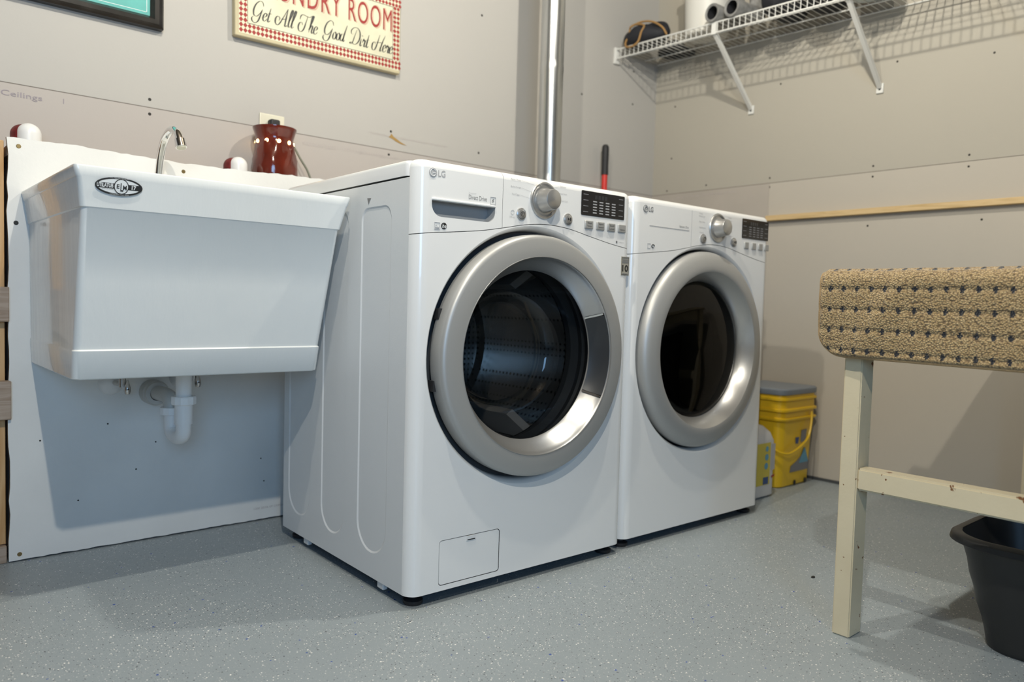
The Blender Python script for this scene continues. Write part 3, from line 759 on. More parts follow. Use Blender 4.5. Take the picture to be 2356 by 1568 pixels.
    door = q.build('door', root, angle=40)
    if washer:
        q = MB(); disc_rings(q, CXD, CZD, [(.2390, face - .0030), (.2385, face - .0042), (.2372, face - .0040), (.2366, face - .0020)], 'silver_bright', 128); q.build('trim_ring', door)
        # handle pocket in the right part of the inner band
        q = MB(); A = math.radians(27)
        q.lathe([(.2342, face - .0005), (.2335, face + .0035), (.227, face + .0115), (.215, -.0255), (.205, -.0125)], 'chrome', 20, 'y', (CXD, 0, CZD), -A * 1.06, A * 1.0)
        q.lathe([(.2325, face - .0015), (.2265, face + .0095), (.2145, -.0272), (.2025, -.0145)], 'pocket', 20, 'y', (CXD, 0, CZD), -A, A * .95)
        q.build('handle_pocket', door)
        for zz in (.100, -.063):
            q = MB(); a = PI - math.asin(zz / .296)
            T = Matrix.Translation((CXD + .2895 * math.cos(a), -.012, CZD + .2895 * math.sin(a)))
            q.box(-.007, .005, -.010, .010, -.012, .012, 'black', T); q.build('hinge', door)
        # glass bowl
        q = MB(); disc_rings(q, CXD, CZD, [(.2068, -.006), (.2045, .006), (.198, .03), (.186, .062), (.172, .088), (.160, .102), (.150, .109), (.12, .114), (.06, .119), (.0005, .120)], 'glass', 96); q.build('glass_bowl', door, angle=60)
        q = MB(); disc_rings(q, CXD, CZD, [(.2068, -.004), (.214, .006), (.222, .02)], 'rubber', 96); q.build('glass_seat', door)
        # tub gasket and drum
        q = MB(); disc_rings(q, CXD, CZD, [(.300, .012), (.262, .014), (.235, .02), (.225, .035), (.232, .055), (.222, .075), (.225, .095), (.245, .105)], 'rubber', 72); q.build('gasket', root)
        q = MB(); disc_rings(q, CXD, CZD, [(.225, .10), (.250, .104), (.255, .12), (.255, .50), (.24, .52), (.10, .51), (.0005, .50)], 'drum', 72)
        drum = q.build('drum', root)
        for k in range(3):
            a = math.radians(60 + 120 * k); q = MB()
            T = Matrix.Translation((CXD, 0, CZD)) @ Matrix.Rotation(-a, 4, 'Y')
            vs_ = []
            for y in (.13, .18, .42, .47):
                hgt = .006 if y in (.13, .47) else .055
                for (u, v) in ((-.03, 0), (-.012, hgt), (.012, hgt), (.03, 0)): vs_.append((.252 - v, y, u))
            q.add(vs_, [(i * 4 + j, i * 4 + j + 1, i * 4 + j + 5, i * 4 + j + 4) for i in range(3) for j in range(3)], 'silver', T); q.build('drum_lifter', drum)
        # feet and shipping bolts
    else:
        q = MB(); disc_rings(q, CXD, CZD, [(.2072, .0), (.203, -.004), (.19, -.007), (.12, -.012), (.0005, -.014)], 'glass_dark', 96); q.build('door_window', door)
        q = MB(); disc_rings(q, CXD, CZD, [(.2075, .001), (.200, .012), (.190, .03), (.17, .06), (.0005, .075)], 'black', 72); q.build('inner_shell', door)
    for (x, y) in ((.035, .012), (W_ - .035, .012), (.035, D_ - .04), (W_ - .035, D_ - .04)):
        q = MB(); q.lathe([(0, 0), (.020, 0), (.022, .003), (.022, .010), (.015, .013), (.009, .014), (.009, .034), (0, .034)], 'black', 24, 'z', (x, y, 0)); q.build('foot', root)
    for y in ((.108, .506) if washer else ()):
        q = MB(); q.box(.004, .018, y - .016, y + .012, .010, .034, 'side_steel'); q.build('shipping_tab', root, bevel=.003)
    return root
machine('washer', 'white front-load washing machine with glass door beside the utility sink', (0, 0, 0), -.0195)
machine('dryer', 'white clothes dryer with dark round door window right of the washing machine', (.70, 0, 0), -.0126)

# ------------------------------------------------------------------ utility sink
def tub():
    root = thing('utility_sink', 'white wall-mounted moulded utility sink left of the washing machine', 'utility sink', (-.303, .53, .918))
    ox, oy, oz = -.303, .53, .918
    # levels: z, x0, x1, yfront, yback, radius
    lv = [(.918, -.593, -.013, .236, YP - .001, .008), (.915, -.594, -.012, .235, YP - .001, .009), (.898, -.590, -.016, .2382, YP - .001, .009), (.8965, -.588, -.018, .2386, YP - .001, .009), (.842, -.580, -.029, .252, YP - .001, .010), (.8395, -.577, -.032, .2555, YP - .001, .011),
          (.70, -.576, -.034, .297, YP - .001, .013), (.561, -.5745, -.037, .337, YP - .001, .015), (.558, -.5765, -.035, .334, YP - .001, .015), (.500, -.5735, -.033, .354, YP - .001, .016), (.497, -.570, -.037, .358, YP - .001, .016)]
    q = MB(); n = 6; k = None; vs_ = []
    for (z, a, b, c_, d, r) in lv:
        ring = rrect(a - ox, b - ox, c_ - oy, d - oy, (r, r, .004, .004), n); k = len(ring)
        vs_ += [(x, y, z - oz) for x, y in ring]
    fs = [(i * k + j, i * k + (j + 1) % k, (i + 1) * k + (j + 1) % k, (i + 1) * k + j) for i in range(len(lv) - 1) for j in range(k)]
    fs.append(tuple((len(lv) - 1) * k + j for j in range(k)))
    # rim top and inside
    iv = [(.918, -.593, -.013, .236, YP - .001, .008), (.9182, -.585, -.021, .244, YP - .006, .010), (.918, -.560, -.046, .27, .70, .04), (.905, -.555, -.051, .276, .694, .045), (.53, -.535, -.072, .37, .68, .05), (.515, -.51, -.10, .39, .65, .05)]
    o = len(vs_)
    for (z, a, b, c_, d, r) in iv:
        ring = rrect(a - ox, b - ox, c_ - oy, d - oy, (r, r, r if z < .9185 and d < .8 else .004, r if d < .8 else .004), n)
        vs_ += [(x, y, z - oz) for x, y in ring]
    fs += [(o + i * k + j, o + i * k + (j + 1) % k, o + (i + 1) * k + (j + 1) % k, o + (i + 1) * k + j) for i in range(len(iv) - 1) for j in range(k)]
    fs.append(tuple(o + (len(iv) - 1) * k + j for j in range(k)))
    q.add(vs_, fs, 'tub'); q.build('basin', root, merge=True, angle=40)
    # sticker
    q = MB(); cx, cz = -.5155, .884; slope = 0.0
    yface = lambda z: .2395 + (.890 - z) / .048 * .0125 if z < .890 else .2385 - 0.0
    pl = lambda u, v, e: (u - ox, (yface(.884) if True else 0) - e - oy + (.884 - v) * .26 - .001, v - oz)
    A_, B_ = .0425, .0170
    def ell(a, b, m, e, x=0, z=0, n=48): q.poly([[pl(cx + x + a * math.cos(2 * PI * i / n), cz + z + b * math.sin(2 * PI * i / n), e) for i in range(n)]], m)
    ell(A_, B_, 'ink_black', .0018); 
    def half(sg):
        pts = []
        for i in range(25):
            a = math.radians(22 + 136 * i / 24); pts.append((.0385 * math.cos(a), sg * .0135 * math.sin(a)))
        return pts
    for sg in (1, -1): q.poly([[pl(cx + x, cz + z, .0021) for x, z in half(sg)]], 'ink_white')
    ell(.0135, .0145, 'ink_black', .0024, .004); ell(.0118, .0128, 'ink_white', .0027, .004)
    # the two black bands that carry the ring texts
    for sg in (1, -1):
        pts = [(.030 * math.cos(math.radians(30 + 120 * i / 16)), sg * .0112 * math.sin(math.radians(30 + 120 * i / 16))) for i in range(17)]
    put_text(q, 'UTILATUB', 'ink_white', cx - .039, cz - .0034, cx - .0105, cz + .0042, lambda u, v: pl(u, v, .0030), .03)
    put_text(q, '17', 'ink_white', cx + .0225, cz - .0038, cx + .0305, cz + .0038, lambda u, v: pl(u, v, .0030), .03)
    put_text(q, 'E', 'ink_black', cx - .0045, cz - .004, cx + .0005, cz + .004, lambda u, v: pl(u, v, .0033), .02); put_text(q, 'L', 'ink_black', cx + .0022, cz - .009, cx + .0075, cz + .007, lambda u, v: pl(u, v, .0033), .02); put_text(q, 'M', 'ink_black', cx + .0068, cz - .006, cx + .0135, cz + .003, lambda u, v: pl(u, v, .0033), .02)
    put_text(q, 'E. L. MUSTEE & SONS INC.', 'ink_white', cx - .016, cz + .0143, cx + .018, cz + .0160, lambda u, v: pl(u, v, .0030))
    put_text(q, 'CLEVELAND, OHIO 44142', 'ink_white', cx - .016, cz - .0162, cx + .018, cz - .0145, lambda u, v: pl(u, v, .0030))
    put_text(q, 'U.S. PAT. NO. 3,800,000', 'ink_black', cx - .030, cz - .0072, cx - .010, cz - .0056, lambda u, v: pl(u, v, .0030))
    q.build('oval_sticker', root, smooth=False)
    # faucet
    q = MB(); q.box(-.355 - ox, -.235 - ox, .735 - oy, .775 - oy, .917 - oz, .945 - oz, 'chrome')
    fb = q.build('faucet_base', root, bevel=.006)
    q = MB(); path = spline([(-.297, .752, .944), (-.297, .750, .985), (-.295, .738, 1.035), (-.292, .712, 1.078), (-.288, .672, 1.096), (-.284, .640, 1.086), (-.281, .624, 1.062)], 8)
    q.tube([(p.x - ox, p.y - oy, p.z - oz) for p in path], .0098, 'chrome', 20)
    q.tube([(-.2815 - ox, .627 - oy, 1.066 - oz), (-.280 - ox, .619 - oy, 1.046 - oz)], .0135, 'chrome', 20); q.tube([(-.2800 - ox, .6195 - oy, 1.0475 - oz), (-.2798 - ox, .6185 - oy, 1.0445 - oz)], .0110, 'almond', 20)
    q.build('faucet_spout', fb)
    for sx in (-.05, .05):
        q = MB(); q.lathe([(0, 0), (.014, 0), (.012, .012), (.018, .016), (.018, .026), (0, .030)], 'chrome', 20, 'z', (-.295 + sx - ox, .755 - oy, .944 - oz)); q.build('faucet_handle', fb)
tub()
# drain trap
dp = thing('drain_trap', 'white plastic drain trap hanging under the utility sink', 'drain pipe', (-.28, .59, .5))
def rel(o, pts): return [tuple(Vector(p) - o.location) for p in pts]
q = MB(); q.tube(rel(dp, [(-.280, .59, .4995), (-.280, .59, .405)]), .0190, 'pvc', 28); q.build('tailpiece', dp)
q = MB(); T = Matrix.Translation(Vector((-.280, .59, .402)) - dp.location)
q.lathe([(.019, .0), (.0290, .0), (.0300, .002), (.0300, .018), (.0285, .0205), (.019, .0205)], 'pvc', 12, 'z', T=T); q.build('slip_nut', dp, angle=20)
q = MB(); q.tube(rel(dp, [(-.280, .59, .403), (-.280, .59, .352)]), .0215, 'pvc', 28)
ub = [(-.280, .59, .353)] + [(-.280 - .006 * (1 - math.cos(a)) / 2, .59 + .038 * (1 - math.cos(a)), .335 - .022 * math.sin(a)) for a in [PI * i / 12 for i in range(13)]] + [(-.286, .666, .36), (-.286, .666, .372)]
q.tube(rel(dp, ub), .0185, 'pvc', 24); q.build('trap_bend', dp)
q = MB(); q.lathe([(.0185, 0), (.028, 0), (.028, .018), (.0185, .018)], 'pvc', 12, 'z', T=Matrix.Translation(Vector((-.286, .666, .368)) - dp.location))
q.build('slip_nut', dp, angle=20)
q = MB(); q.tube(rel(dp, spline([(-.286, .666, .375), (-.286, .672, .402), (-.287, .70, .412), (-.289, .76, .412), (-.290, .82, .410)], 6)), .0195, 'pvc_grey', 24); q.build('trap_arm', dp)
q = MB(); q.lathe([(.0195, -.052), (.030, -.052), (.031, -.048), (.031, -.040), (.034, -.036), (.034, 0), (.0195, 0)], 'pvc_grey', 28, 'y', tuple(Vector((-.290, .8215, .410)) - dp.location)); q.build('wall_hub', dp)
def valve(x, z, label):
    r = thing('shutoff_valve', label, 'valve', (x, YP, z), group='shutoff valves under the sink')
    q = MB(); q.lathe([(0, -.022), (.016, -.020), (.026, -.012), (.030, -.003), (.030, 0)], 'pvc', 32, 'y'); q.build('escutcheon', r)
    q = MB(); q.tube([(.006, -.015, .004), (.012, -.062, .004)], .007, 'worn_chrome', 14); q.tube([(.014, -.06, -.004), (.014, -.06, .03)], .009, 'worn_chrome', 14); q.build('valve_body', r)
    q = MB(); q.lathe([(0, -.020), (.006, -.018), (.0085, -.010), (.0075, .0), (.004, .012), (.002, .018), (0, .019)], 'worn_chrome', 20, 'z', (.024, -.070, -.004)); q.lathe([(.002, -.0095), (0, -.0095)], 'black', 10, 'y', (.024, -.0695, -.009)); q.build('valve_handle', r)
    return r
valve(-.394, .437, 'chrome-handled shutoff valve on white wall plate left of the drain trap')
valve(-.215, .447, 'chrome-handled shutoff valve behind the drain trap on its right')

# capped pipes rising behind the panel
def cap_pipe(x, y, z, r, label):
    o = thing('pipe_stub', label, 'pipe', (x, y, 1.03), group='capped pipes on the ledge')
    q = MB(); pr = [(0, 0), (r, 0), (r, z - 1.03 - r)] + [(r * math.cos(a), z - 1.03 - r + r * math.sin(a)) for a in [PI / 2 * i / 8 for i in range(1, 9)]]
    q.lathe(pr, 'pvc', 32); q.build('cap', o)
    q = MB(); q.lathe([(p * 1.02, h * .97) for p, h in pr], 'primer', 24, 'z', (-.011, .016, 0)); q.build('primer_stain', o)
cap_pipe(-.566, .888, 1.099, .0275, 'white capped pipe on the ledge at the far left behind the sink')
cap_pipe(-.031, .888, 1.092, .0262, 'white capped pipe on the ledge left of the red-brown wax warmer')

# ------------------------------------------------------------------ wax warmer, outlet
wx, wy = .091, .912
ww_ = thing('wax_warmer', 'glossy red-brown ceramic wax warmer with glowing holes on the ledge', 'wax warmer', (wx, wy, 1.03))
q = MB(); prof = [(0, .001), (.067, .001), (.070, .01), (.069, .045), (.066, .075), (.062, .095), (.058, .112), (.057, .128), (.0565, .135), (.057, .138), (.062, .155), (.066, .166), (.066, .169), (.062, .170), (.052, .160), (0, .156)]
n = 64; vs_ = []
for (r, h) in prof:
    for k in range(n):
        a = 2 * PI * k / n; d = 0
        if 0 < r and .005 < h < .115: d = .0035 * math.sin(3 * a + h * 60) * math.sin(h * 55) + .002 * math.sin(7 * a - h * 110) + .0015 * math.sin(11 * a + 90 * h)
        vs_.append(((r + d) * math.cos(a), (r + d) * math.sin(a), h))
q.add(vs_, [(i * n + k, i * n + (k + 1) % n, (i + 1) * n + (k + 1) % n, (i + 1) * n + k) for i in range(len(prof) - 1) for k in range(n)], 'ceramic')
body = q.build('body', ww_, angle=60)
for k in range(10):
    a = math.radians(229 + 12 + (k - 4.5) * 36); q = MB()
    T = Matrix.Translation((.0572 * math.cos(a), .0572 * math.sin(a), .1225)) @ Matrix.Rotation(a, 4, 'Z')
    q.lathe([(.0056, -.001), (.0056, .0012), (0, .0014)], 'glow', 16, 'x', T=T); q.build('light_hole', body)
q = MB(); q.lathe([(.0, .160), (.050, .160), (.054, .1705), (.052, .1715), (.045, .164), (0, .163)], 'ceramic', 40); q.build('wax_dish', ww_)
q = MB(); path = spline([(.105 - wx, .962 - wy, 1.212 - 1.03), (.13 - wx, .955 - wy, 1.20 - 1.03), (.168 - wx, .950 - wy, 1.165 - 1.03), (.19 - wx, .94 - wy, 1.125 - 1.03), (.212 - wx, .93 - wy, 1.085 - 1.03), (.222 - wx, .92 - wy, 1.040 - 1.03), (.200 - wx, .91 - wy, .004), (.15 - wx, .90 - wy, .004), (.06, .0, .006)], 8)
q.tube(path, .0034, 'cord', 10); cd = q.build('power_cord', ww_)
q = MB(); q.box(.094 - wx, .126 - wx, .948 - wy, .978 - wy, 1.205 - 1.03, 1.238 - 1.03, 'black'); q.build('plug', cd, bevel=.006, bseg=3)
ol_ = thing('wall_outlet', 'almond wall outlet plate on the wall behind the wax warmer', 'outlet', (.112, YB, 1.198))
q = MB(); q.box(-.041, .041, -.006, 0, -.060, .060, 'almond'); q.build('cover_plate', ol_, bevel=.004, bseg=3)
for dz in (-.022, .022):
    q = MB(); q.lathe([(.017, -.006), (.0168, -.0075), (0, -.0075)], 'almond', 24, 'y', (0, 0, dz)); q.box(-.007, -.0055, -.0079, -.0074, dz - .002, dz + .006, 'black'); q.box(.0055, .007, -.0079, -.0074, dz - .002, dz + .006, 'black'); q.build('socket', ol_)
q = MB(); q.lathe([(.003, -.006), (0, -.0075)], 'almond', 12, 'y', (.0, 0, .047)); q.build('plate_screw', ol_)

# ------------------------------------------------------------------ wall sign
GL = {
 'G': [[(.80, .78), (.70, .98), (.46, 1.04), (.20, .84), (.08, .50), (.16, .22), (.38, .16), (.60, .34), (.72, .56)], [(.76, .62), (.68, .28), (.56, -.08), (.36, -.22), (.14, -.16), (.04, .0), (.14, .12)]],
 'e': [[(.02, .18), (.22, .25), (.30, .38), (.20, .46), (.07, .34), (.04, .14), (.13, .0), (.26, .03), (.37, .16)]],
 't': [[(.20, .80), (.13, .35), (.11, .08), (.18, 0), (.31, .12)], [(.02, .46), (.32, .50)]],
 'A': [[(.74, 1.02), (.48, .5), (.26, .10), (.08, -.02), (-.10, .10), (-.12, .34), (.02, .48), (.20, .40), (.16, .24)], [(.74, 1.02), (.71, .5), (.70, .06), (.78, 0), (.88, .10)], [(.32, .36), (.76, .42)]],
 'l': [[(.0, .15), (.17, .5), (.28, .92), (.22, 1.03), (.14, .85), (.09, .4), (.08, .08), (.15, 0), (.28, .12)]],
 'T': [[(-.12, .62), (-.08, .86), (.12, .95), (.42, .90), (.68, .90), (.86, 1.02)], [(.50, .92), (.42, .52), (.34, .16), (.18, -.04), (-.04, -.02), (-.16, .18), (-.10, .42), (.08, .48), (.18, .34)]],
 'h': [[(.0, .15), (.18, .6), (.27, .96), (.20, 1.02), (.12, .8), (.05, 0)], [(.06, .15), (.20, .43), (.30, .38), (.27, .1), (.34, .0), (.44, .12)]],
 'o': [[(.20, .45), (.07, .36), (.03, .15), (.12, 0), (.26, .06), (.30, .27), (.20, .45), (.38, .34)]],
 'd': [[(.26, .40), (.10, .42), (.03, .18), (.12, 0), (.26, .12), (.32, .4)], [(.48, 1.02), (.36, .5), (.31, .08), (.37, 0), (.48, .12)]],
 'D': [[(.46, .92), (.34, .5), (.24, .10), (.08, .0), (.02, .06), (.16, .10), (.42, .0), (.68, .12), (.84, .44), (.76, .82), (.48, 1.03), (.16, 1.0), (-.04, .80), (.02, .60), (.18, .62)]],
 'i': [[(.07, .44), (.04, .1), (.10, 0), (.22, .10)], [(.12, .62), (.13, .66)]],
 'r': [[(.02, .22), (.11, .47), (.14, .36), (.27, .40), (.22, .1), (.28, 0), (.38, .12)]],
 'H': [[(.40, .98), (.30, .5), (.16, .06), (-.02, -.04), (-.16, .10), (-.16, .36), (.0, .48), (.12, .36)], [(.92, 1.02), (.74, .5), (.64, .05), (.72, 0), (.82, .10)], [(.12, .50), (.40, .50), (.78, .56)]]}
ADV = {'G': .86, 'e': .34, 't': .30, 'A': .90, 'l': .27, 'T': .74, 'h': .42, 'o': .34, 'd': .44, 'D': .92, 'i': .20, 'r': .34, 'H': .86, ' ': .52}
def script(mb, s_, m, x0, x1, z0, h, y, wt=.045):
    tot = sum(ADV[c_] for c_ in s_); k = (x1 - x0) / tot / h; x = 0
    for c_ in s_:
        for st in GL.get(c_, []):
            P_ = spline(st, 7); L_ = []; R_ = []
            for i, p in enumerate(P_):
                a = P_[max(0, i - 1)]; b = P_[min(len(P_) - 1, i + 1)]; d = (b - a)
                if d.length < 1e-6: continue
                d.normalize(); w = wt * (.16 + .84 * abs(d.y) ** 2) * (1 if c_ != 'i' else 1)
                e = min(1, .25 + 3.2 * min(i, len(P_) - 1 - i) / len(P_)); w *= e
                nrm = Vector((-d.y, d.x, 0))
                for lst, sg in ((L_, 1), (R_, -1)):
                    q = p + nrm * w * .5 * sg
                    lst.append((x0 + (x + q.x + .26 * q.y) * k * h, y, z0 + q.y * h))
            nL = len(L_)
            mb.add(L_ + R_, [(i, i + 1, nL + i + 1, nL + i) for i in range(nL - 1)], m)
        x += ADV[c_]
sx0, sx1, sz0, sz1, sy = -.018, .572, 1.472, 1.742, YB
# laid out square to the wall, hung very slightly tilted
sg = thing('wall_sign', 'cream canvas sign with red lettering and red diamond border on back wall', 'sign', (sx0, sy, sz0)); sg.rotation_euler = (0, -math.radians(.6), 0)
SW, SH, ST = .590, .262, .026
q = MB(); q.box(0, SW, -ST, -.001, 0, SH, 'canvas_edge'); cvo = q.build('canvas', sg, bevel=.003)
q = MB(); yy = -ST - .0006; q.box(.012, SW - .004, yy, yy + .0004, .010, SH - .004, 'cream_print'); q.build('printed_face', sg, smooth=False)
q = MB(); dw, dh = .0135, .0155
def diamond(cx, cz, y): q.add([(cx - dw / 2, y, cz), (cx, y, cz - dh / 2), (cx + dw / 2, y, cz), (cx, y, cz + dh / 2)], [(0, 1, 2, 3)], 'red_print')
bx0, bz0, bx1, bz1 = .012, .012, SW - .004, SH - .006
nx_ = int((bx1 - bx0) / dw); nz_ = int((bz1 - bz0) / dh)
y2 = yy - .0004
for i in range(nx_ + 1):
    for r_ in range(2):
        zc = bz0 + dh / 2 + r_ * dh - dh * .5
        cx_ = bx0 + dw * (i + .5)
        if cx_ < bx1:
            diamond(cx_, bz0 + dh * (.5 + r_), y2) if r_ == 1 or True else None
            diamond(cx_, bz1 - dh * (.5 + r_), y2)
for j in range(2, nz_ - 1):
    for r_ in range(2):
        diamond(bx0 + dw * (.5 + r_), bz0 + dh * (j + .5), y2); diamond(bx1 - dw * (.5 + r_), bz0 + dh * (j + .5), y2)
for (a, b, c_, d) in ((bx0 + 2 * dw, bx1 - 2 * dw, bz0 + 2 * dh, bz0 + 2 * dh + .0014), (bx0 + 2 * dw, bx1 - 2 * dw, bz1 - 2 * dh - .0014, bz1 - 2 * dh), (bx0 + 2 * dw, bx0 + 2 * dw + .0012, bz0 + 2 * dh, bz1 - 2 * dh), (bx1 - 2 * dw - .0012, bx1 - 2 * dw, bz0 + 2 * dh, bz1 - 2 * dh)):
    q.box(a, b, y2 - .0002, y2 + .0002, c_, d, 'ink_black')
q.build('border_pattern', sg, smooth=False)
q = MB()
PB = lambda u, v: (u, y2 - .0003, v); PF = lambda u, v: (u, y2 - .0008, v)
LTOP = .212
for w_, xa, xb in (('LAUNDRY', .063, .356), ('ROOM', .384, .553)):
    put_text(q, w_, 'red_pale', xa + .0045, .136, xb + .0045, LTOP + .002, PB, 0, 0, 1.15)
    put_text(q, w_, 'cream_print', xa + .002, .137, xb + .002, LTOP + .001, lambda u, v: (u, y2 - .0005, v), 0, 0, 1.15)
    put_text(q, w_, 'red_print', xa, .138, xb, LTOP, PF, 0, 0, 1.15)
q.build('red_lettering', sg, smooth=False)
q = MB(); script(q, 'Get All The Good Dirt Here', 'ink_black', .050, .555, .062, .055, y2 - .0006, .125); q.build('script_lettering', sg, smooth=False)

# ------------------------------------------------------------------ framed print
fx1, fz0 = -.2225, 1.4345; FW, FH, fb_, ft = .62, .48, .034, .028
pf = thing('picture_frame', 'black framed teal print on the back wall above the sink', 'picture', (fx1 - FW, YB, fz0))
q = MB()
def mitre(q, outr, inr, y0, y1, m):
    q.add([(x, y0, z) for x, z in outr] + [(x, y1, z) for x, z in inr], [(i, (i + 1) % 4, 4 + (i + 1) % 4, 4 + i) for i in range(4)], m)
rc = lambda d: [(d, d), (FW - d, d), (FW - d, FH - d), (d, FH - d)]
mitre(q, rc(0), rc(0), 0, -ft * .8, 'frame'); mitre(q, rc(0), rc(.005), -ft * .8, -ft, 'frame'); mitre(q, rc(.005), rc(.012), -ft, -ft * .86, 'frame'); mitre(q, rc(.012), rc(.024), -ft * .86, -ft * .9, 'frame'); mitre(q, rc(.024), rc(fb_), -ft * .9, -ft * .45, 'frame')
q.build('frame', pf, angle=20)
q = MB(); q.box(fb_ - .002, FW - fb_ + .002, -ft * .42, -.002, fb_ - .002, FH - fb_ + .002, 'teal'); q.build('print', pf, smooth=False)
q = MB(); e = .008; yy = -ft * .42 - .0005
for (a, b, c_, d) in ((fb_ + e, FW - fb_ - e, fb_ + e, fb_ + e + .0012), (fb_ + e, FW - fb_ - e, FH - fb_ - e - .0012, FH - fb_ - e), (fb_ + e, fb_ + e + .0012, fb_ + e, FH - fb_ - e), (FW - fb_ - e - .0012, FW - fb_ - e, fb_ + e, FH - fb_ - e)): q.box(a, b, yy, yy + .0004, c_, d, 'ink_white')
for (ux, uz, s_) in ((FW - .125, .128, 1), (FW - .14, .134, 1), (FW - .117, .131, .6)):
    for k in range(6):
        a = k * PI / 3; q.add([(ux, yy, uz), (ux + .006 * s_ * math.cos(a - .3), yy, uz + .006 * s_ * math.sin(a - .3)), (ux + .011 * s_ * math.cos(a), yy, uz + .011 * s_ * math.sin(a)), (ux + .006 * s_ * math.cos(a + .3), yy, uz + .006 * s_ * math.sin(a + .3))], [(0, 1, 2, 3)], 'ink_white')
q.build('white_ornament', pf, smooth=False)

# ------------------------------------------------------------------ metal duct and red-handled tool
q = MB(); du = thing('dryer_duct', 'round galvanised metal duct rising behind the dryer', 'duct', (1.10, .736, 1.3))
prof = []
for k in range(0, 5):
    z = -.55 + k * .42
    prof += [(.044, z + .0), (.044, z + .37), (.0452, z + .385), (.0452, z + .40), (.0435, z + .415)]
q.lathe([(r, h) for r, h in prof if h < ZC - 1.3], 'duct', 40); q.build('duct_pipe', du)
q = MB(); q.box(.041, .050, -.004, .004, -.55, 1.1, 'duct', Matrix.Rotation(math.radians(-128), 4, 'Z')); q.build('duct_seam', du, bevel=.001)
q = MB(); tl = thing('tool_handle', 'red rod with black grip standing in the corner behind the dryer', 'tool', (1.645, .95, 0))
q.tube([(0, 0, .0), (0, 0, 1.27)], .0125, 'red_plain', 20); q.build('rod', tl)
q = MB(); q.tube([(0, 0, 1.262), (0, 0, 1.30), (0, 0, 1.37), (0, 0, 1.386), (0, 0, 1.394), (0, 0, 1.397)], [.0158, .0150, .0162, .0150, .010, .001], 'black', 20); q.build('grip', tl)

# ------------------------------------------------------------------ wire shelf on right wall
SX0, SX1 = 1.724, XR
ws = thing('wire_shelf', 'white coated wire shelf on the right wall', 'shelf', (SX0, .985, 1.836)); ws.rotation_euler = (math.radians(1.35), 0, 0)
Lx = SX1 - SX0 - .004; y_end = -2.6
q = MB(); rw = .0028
for (x, z, r) in ((0, 0, .0034), (0, -.040, .0034), (Lx, -.003, .0034), (Lx * .34, -.004, .0030), (Lx * .68, -.004, .0030)):
    q.tube([(x, -.004, z), (x, y_end, z)], r, 'wire', 8)
q.build('long_rods', ws)
q = MB(); y = -.012
while y > y_end:
    q.tube([(0, y, -.040), (0, y, -.001), (.003, y, .0015), (Lx, y, .0005)], .0016, 'wire', 5); y -= .0254
cw = q.build('cross_wires', ws); cw['kind'] = 'stuff'
q = MB(); q.box(-.008, .022, -.012, 0.0, -.062, .010, 'wire'); q.build('end_bracket', ws, bevel=.002)
def brace(yb):
    q = MB(); x0_, z0_ = .004, -.036; x1_, z1_ = Lx - .002, -.285
    d = Vector((x1_ - x0_, 0, z1_ - z0_)).normalized(); nn = Vector((d.z, 0, -d.x)) * .008
    for sgy in (-.007, .007):
        q.add([(x0_ - nn.x, yb + sgy, z0_ - nn.z), (x0_ + nn.x, yb + sgy, z0_ + nn.z), (x1_ + nn.x, yb + sgy, z1_ + nn.z), (x1_ - nn.x, yb + sgy, z1_ - nn.z)], [(0, 1, 2, 3)], 'wire')
    q.add([(x0_ - nn.x, yb - .007, z0_ - nn.z), (x0_ - nn.x, yb + .007, z0_ - nn.z), (x1_ - nn.x, yb + .007, z1_ - nn.z), (x1_ - nn.x, yb - .007, z1_ - nn.z)], [(0, 1, 2, 3)], 'wire')
    q.add([(x0_ + nn.x, yb - .007, z0_ + nn.z), (x0_ + nn.x, yb + .007, z0_ + nn.z), (x1_ + nn.x, yb + .007, z1_ + nn.z), (x1_ + nn.x, yb - .007, z1_ + nn.z)], [(0, 1, 2, 3)], 'wire')
    q.box(-.004, .006, yb - .010, yb + .010, -.046, .006, 'wire')
    b = q.build('brace', ws)
    q = MB(); q.box(Lx - .003, Lx + .003, yb - .013, yb + .013, z1_ - .022, z1_ + .014, 'wire'); q.lathe([(.004, Lx - .004), (0, Lx - .005)], 'screw', 10, 'x', (0, yb, z1_ - .008)); q.build('brace_foot', b, bevel=.001)
brace(-.53); brace(-1.075); brace(-1.62); brace(-2.2)
def shz(y): return 1.836 - (.985 - y) * math.tan(math.radians(1.35)) + .003

# things on the shelf
bg = thing('black_bag', 'black fabric bag with tan strap at the left end of the shelf', 'bag', (1.79, .86, shz(.86)))
q = MB(); n1, n2 = 18, 12; vs_ = []
for i in range(n1 + 1):
    ph = PI * i / n1
    for j in range(n2 * 2):
        th = 2 * PI * j / (n2 * 2); r = math.sin(ph) ** .6
        x = .075 * r * math.cos(th); y = .115 * r * math.sin(th) * (1 + .1 * math.sin(3 * th)); z = .042 * (1 - math.cos(ph)) * (1 + .10 * math.sin(4 * th + 1) + .10 * math.sin(7 * th))
        vs_.append((x, y, z))
m_ = n2 * 2
q.add(vs_, [(i * m_ + j, i * m_ + (j + 1) % m_, (i + 1) * m_ + (j + 1) % m_, (i + 1) * m_ + j) for i in range(n1) for j in range(m_)], 'bag'); bagb = q.build('bag_body', bg, angle=80)
q = MB(); q.tube(spline([(-.05, .055, .05), (-.072, .056, .02), (-.080, .045, -.006), (-.0805, .010, -.012), (-.078, -.02, .002), (-.072, -.03, .04), (-.06, -.035, .072), (-.05, .02, .092), (-.045, .055, .088), (-.05, .055, .05)], 8), .0045, 'strap', 8)
q.tube(spline([(-.055, .05, .085), (-.04, .0, .10), (-.035, -.06, .088), (-.03, -.11, .055), (-.02, -.13, .02)], 8), .0045, 'strap', 8); q.build('strap', bg)
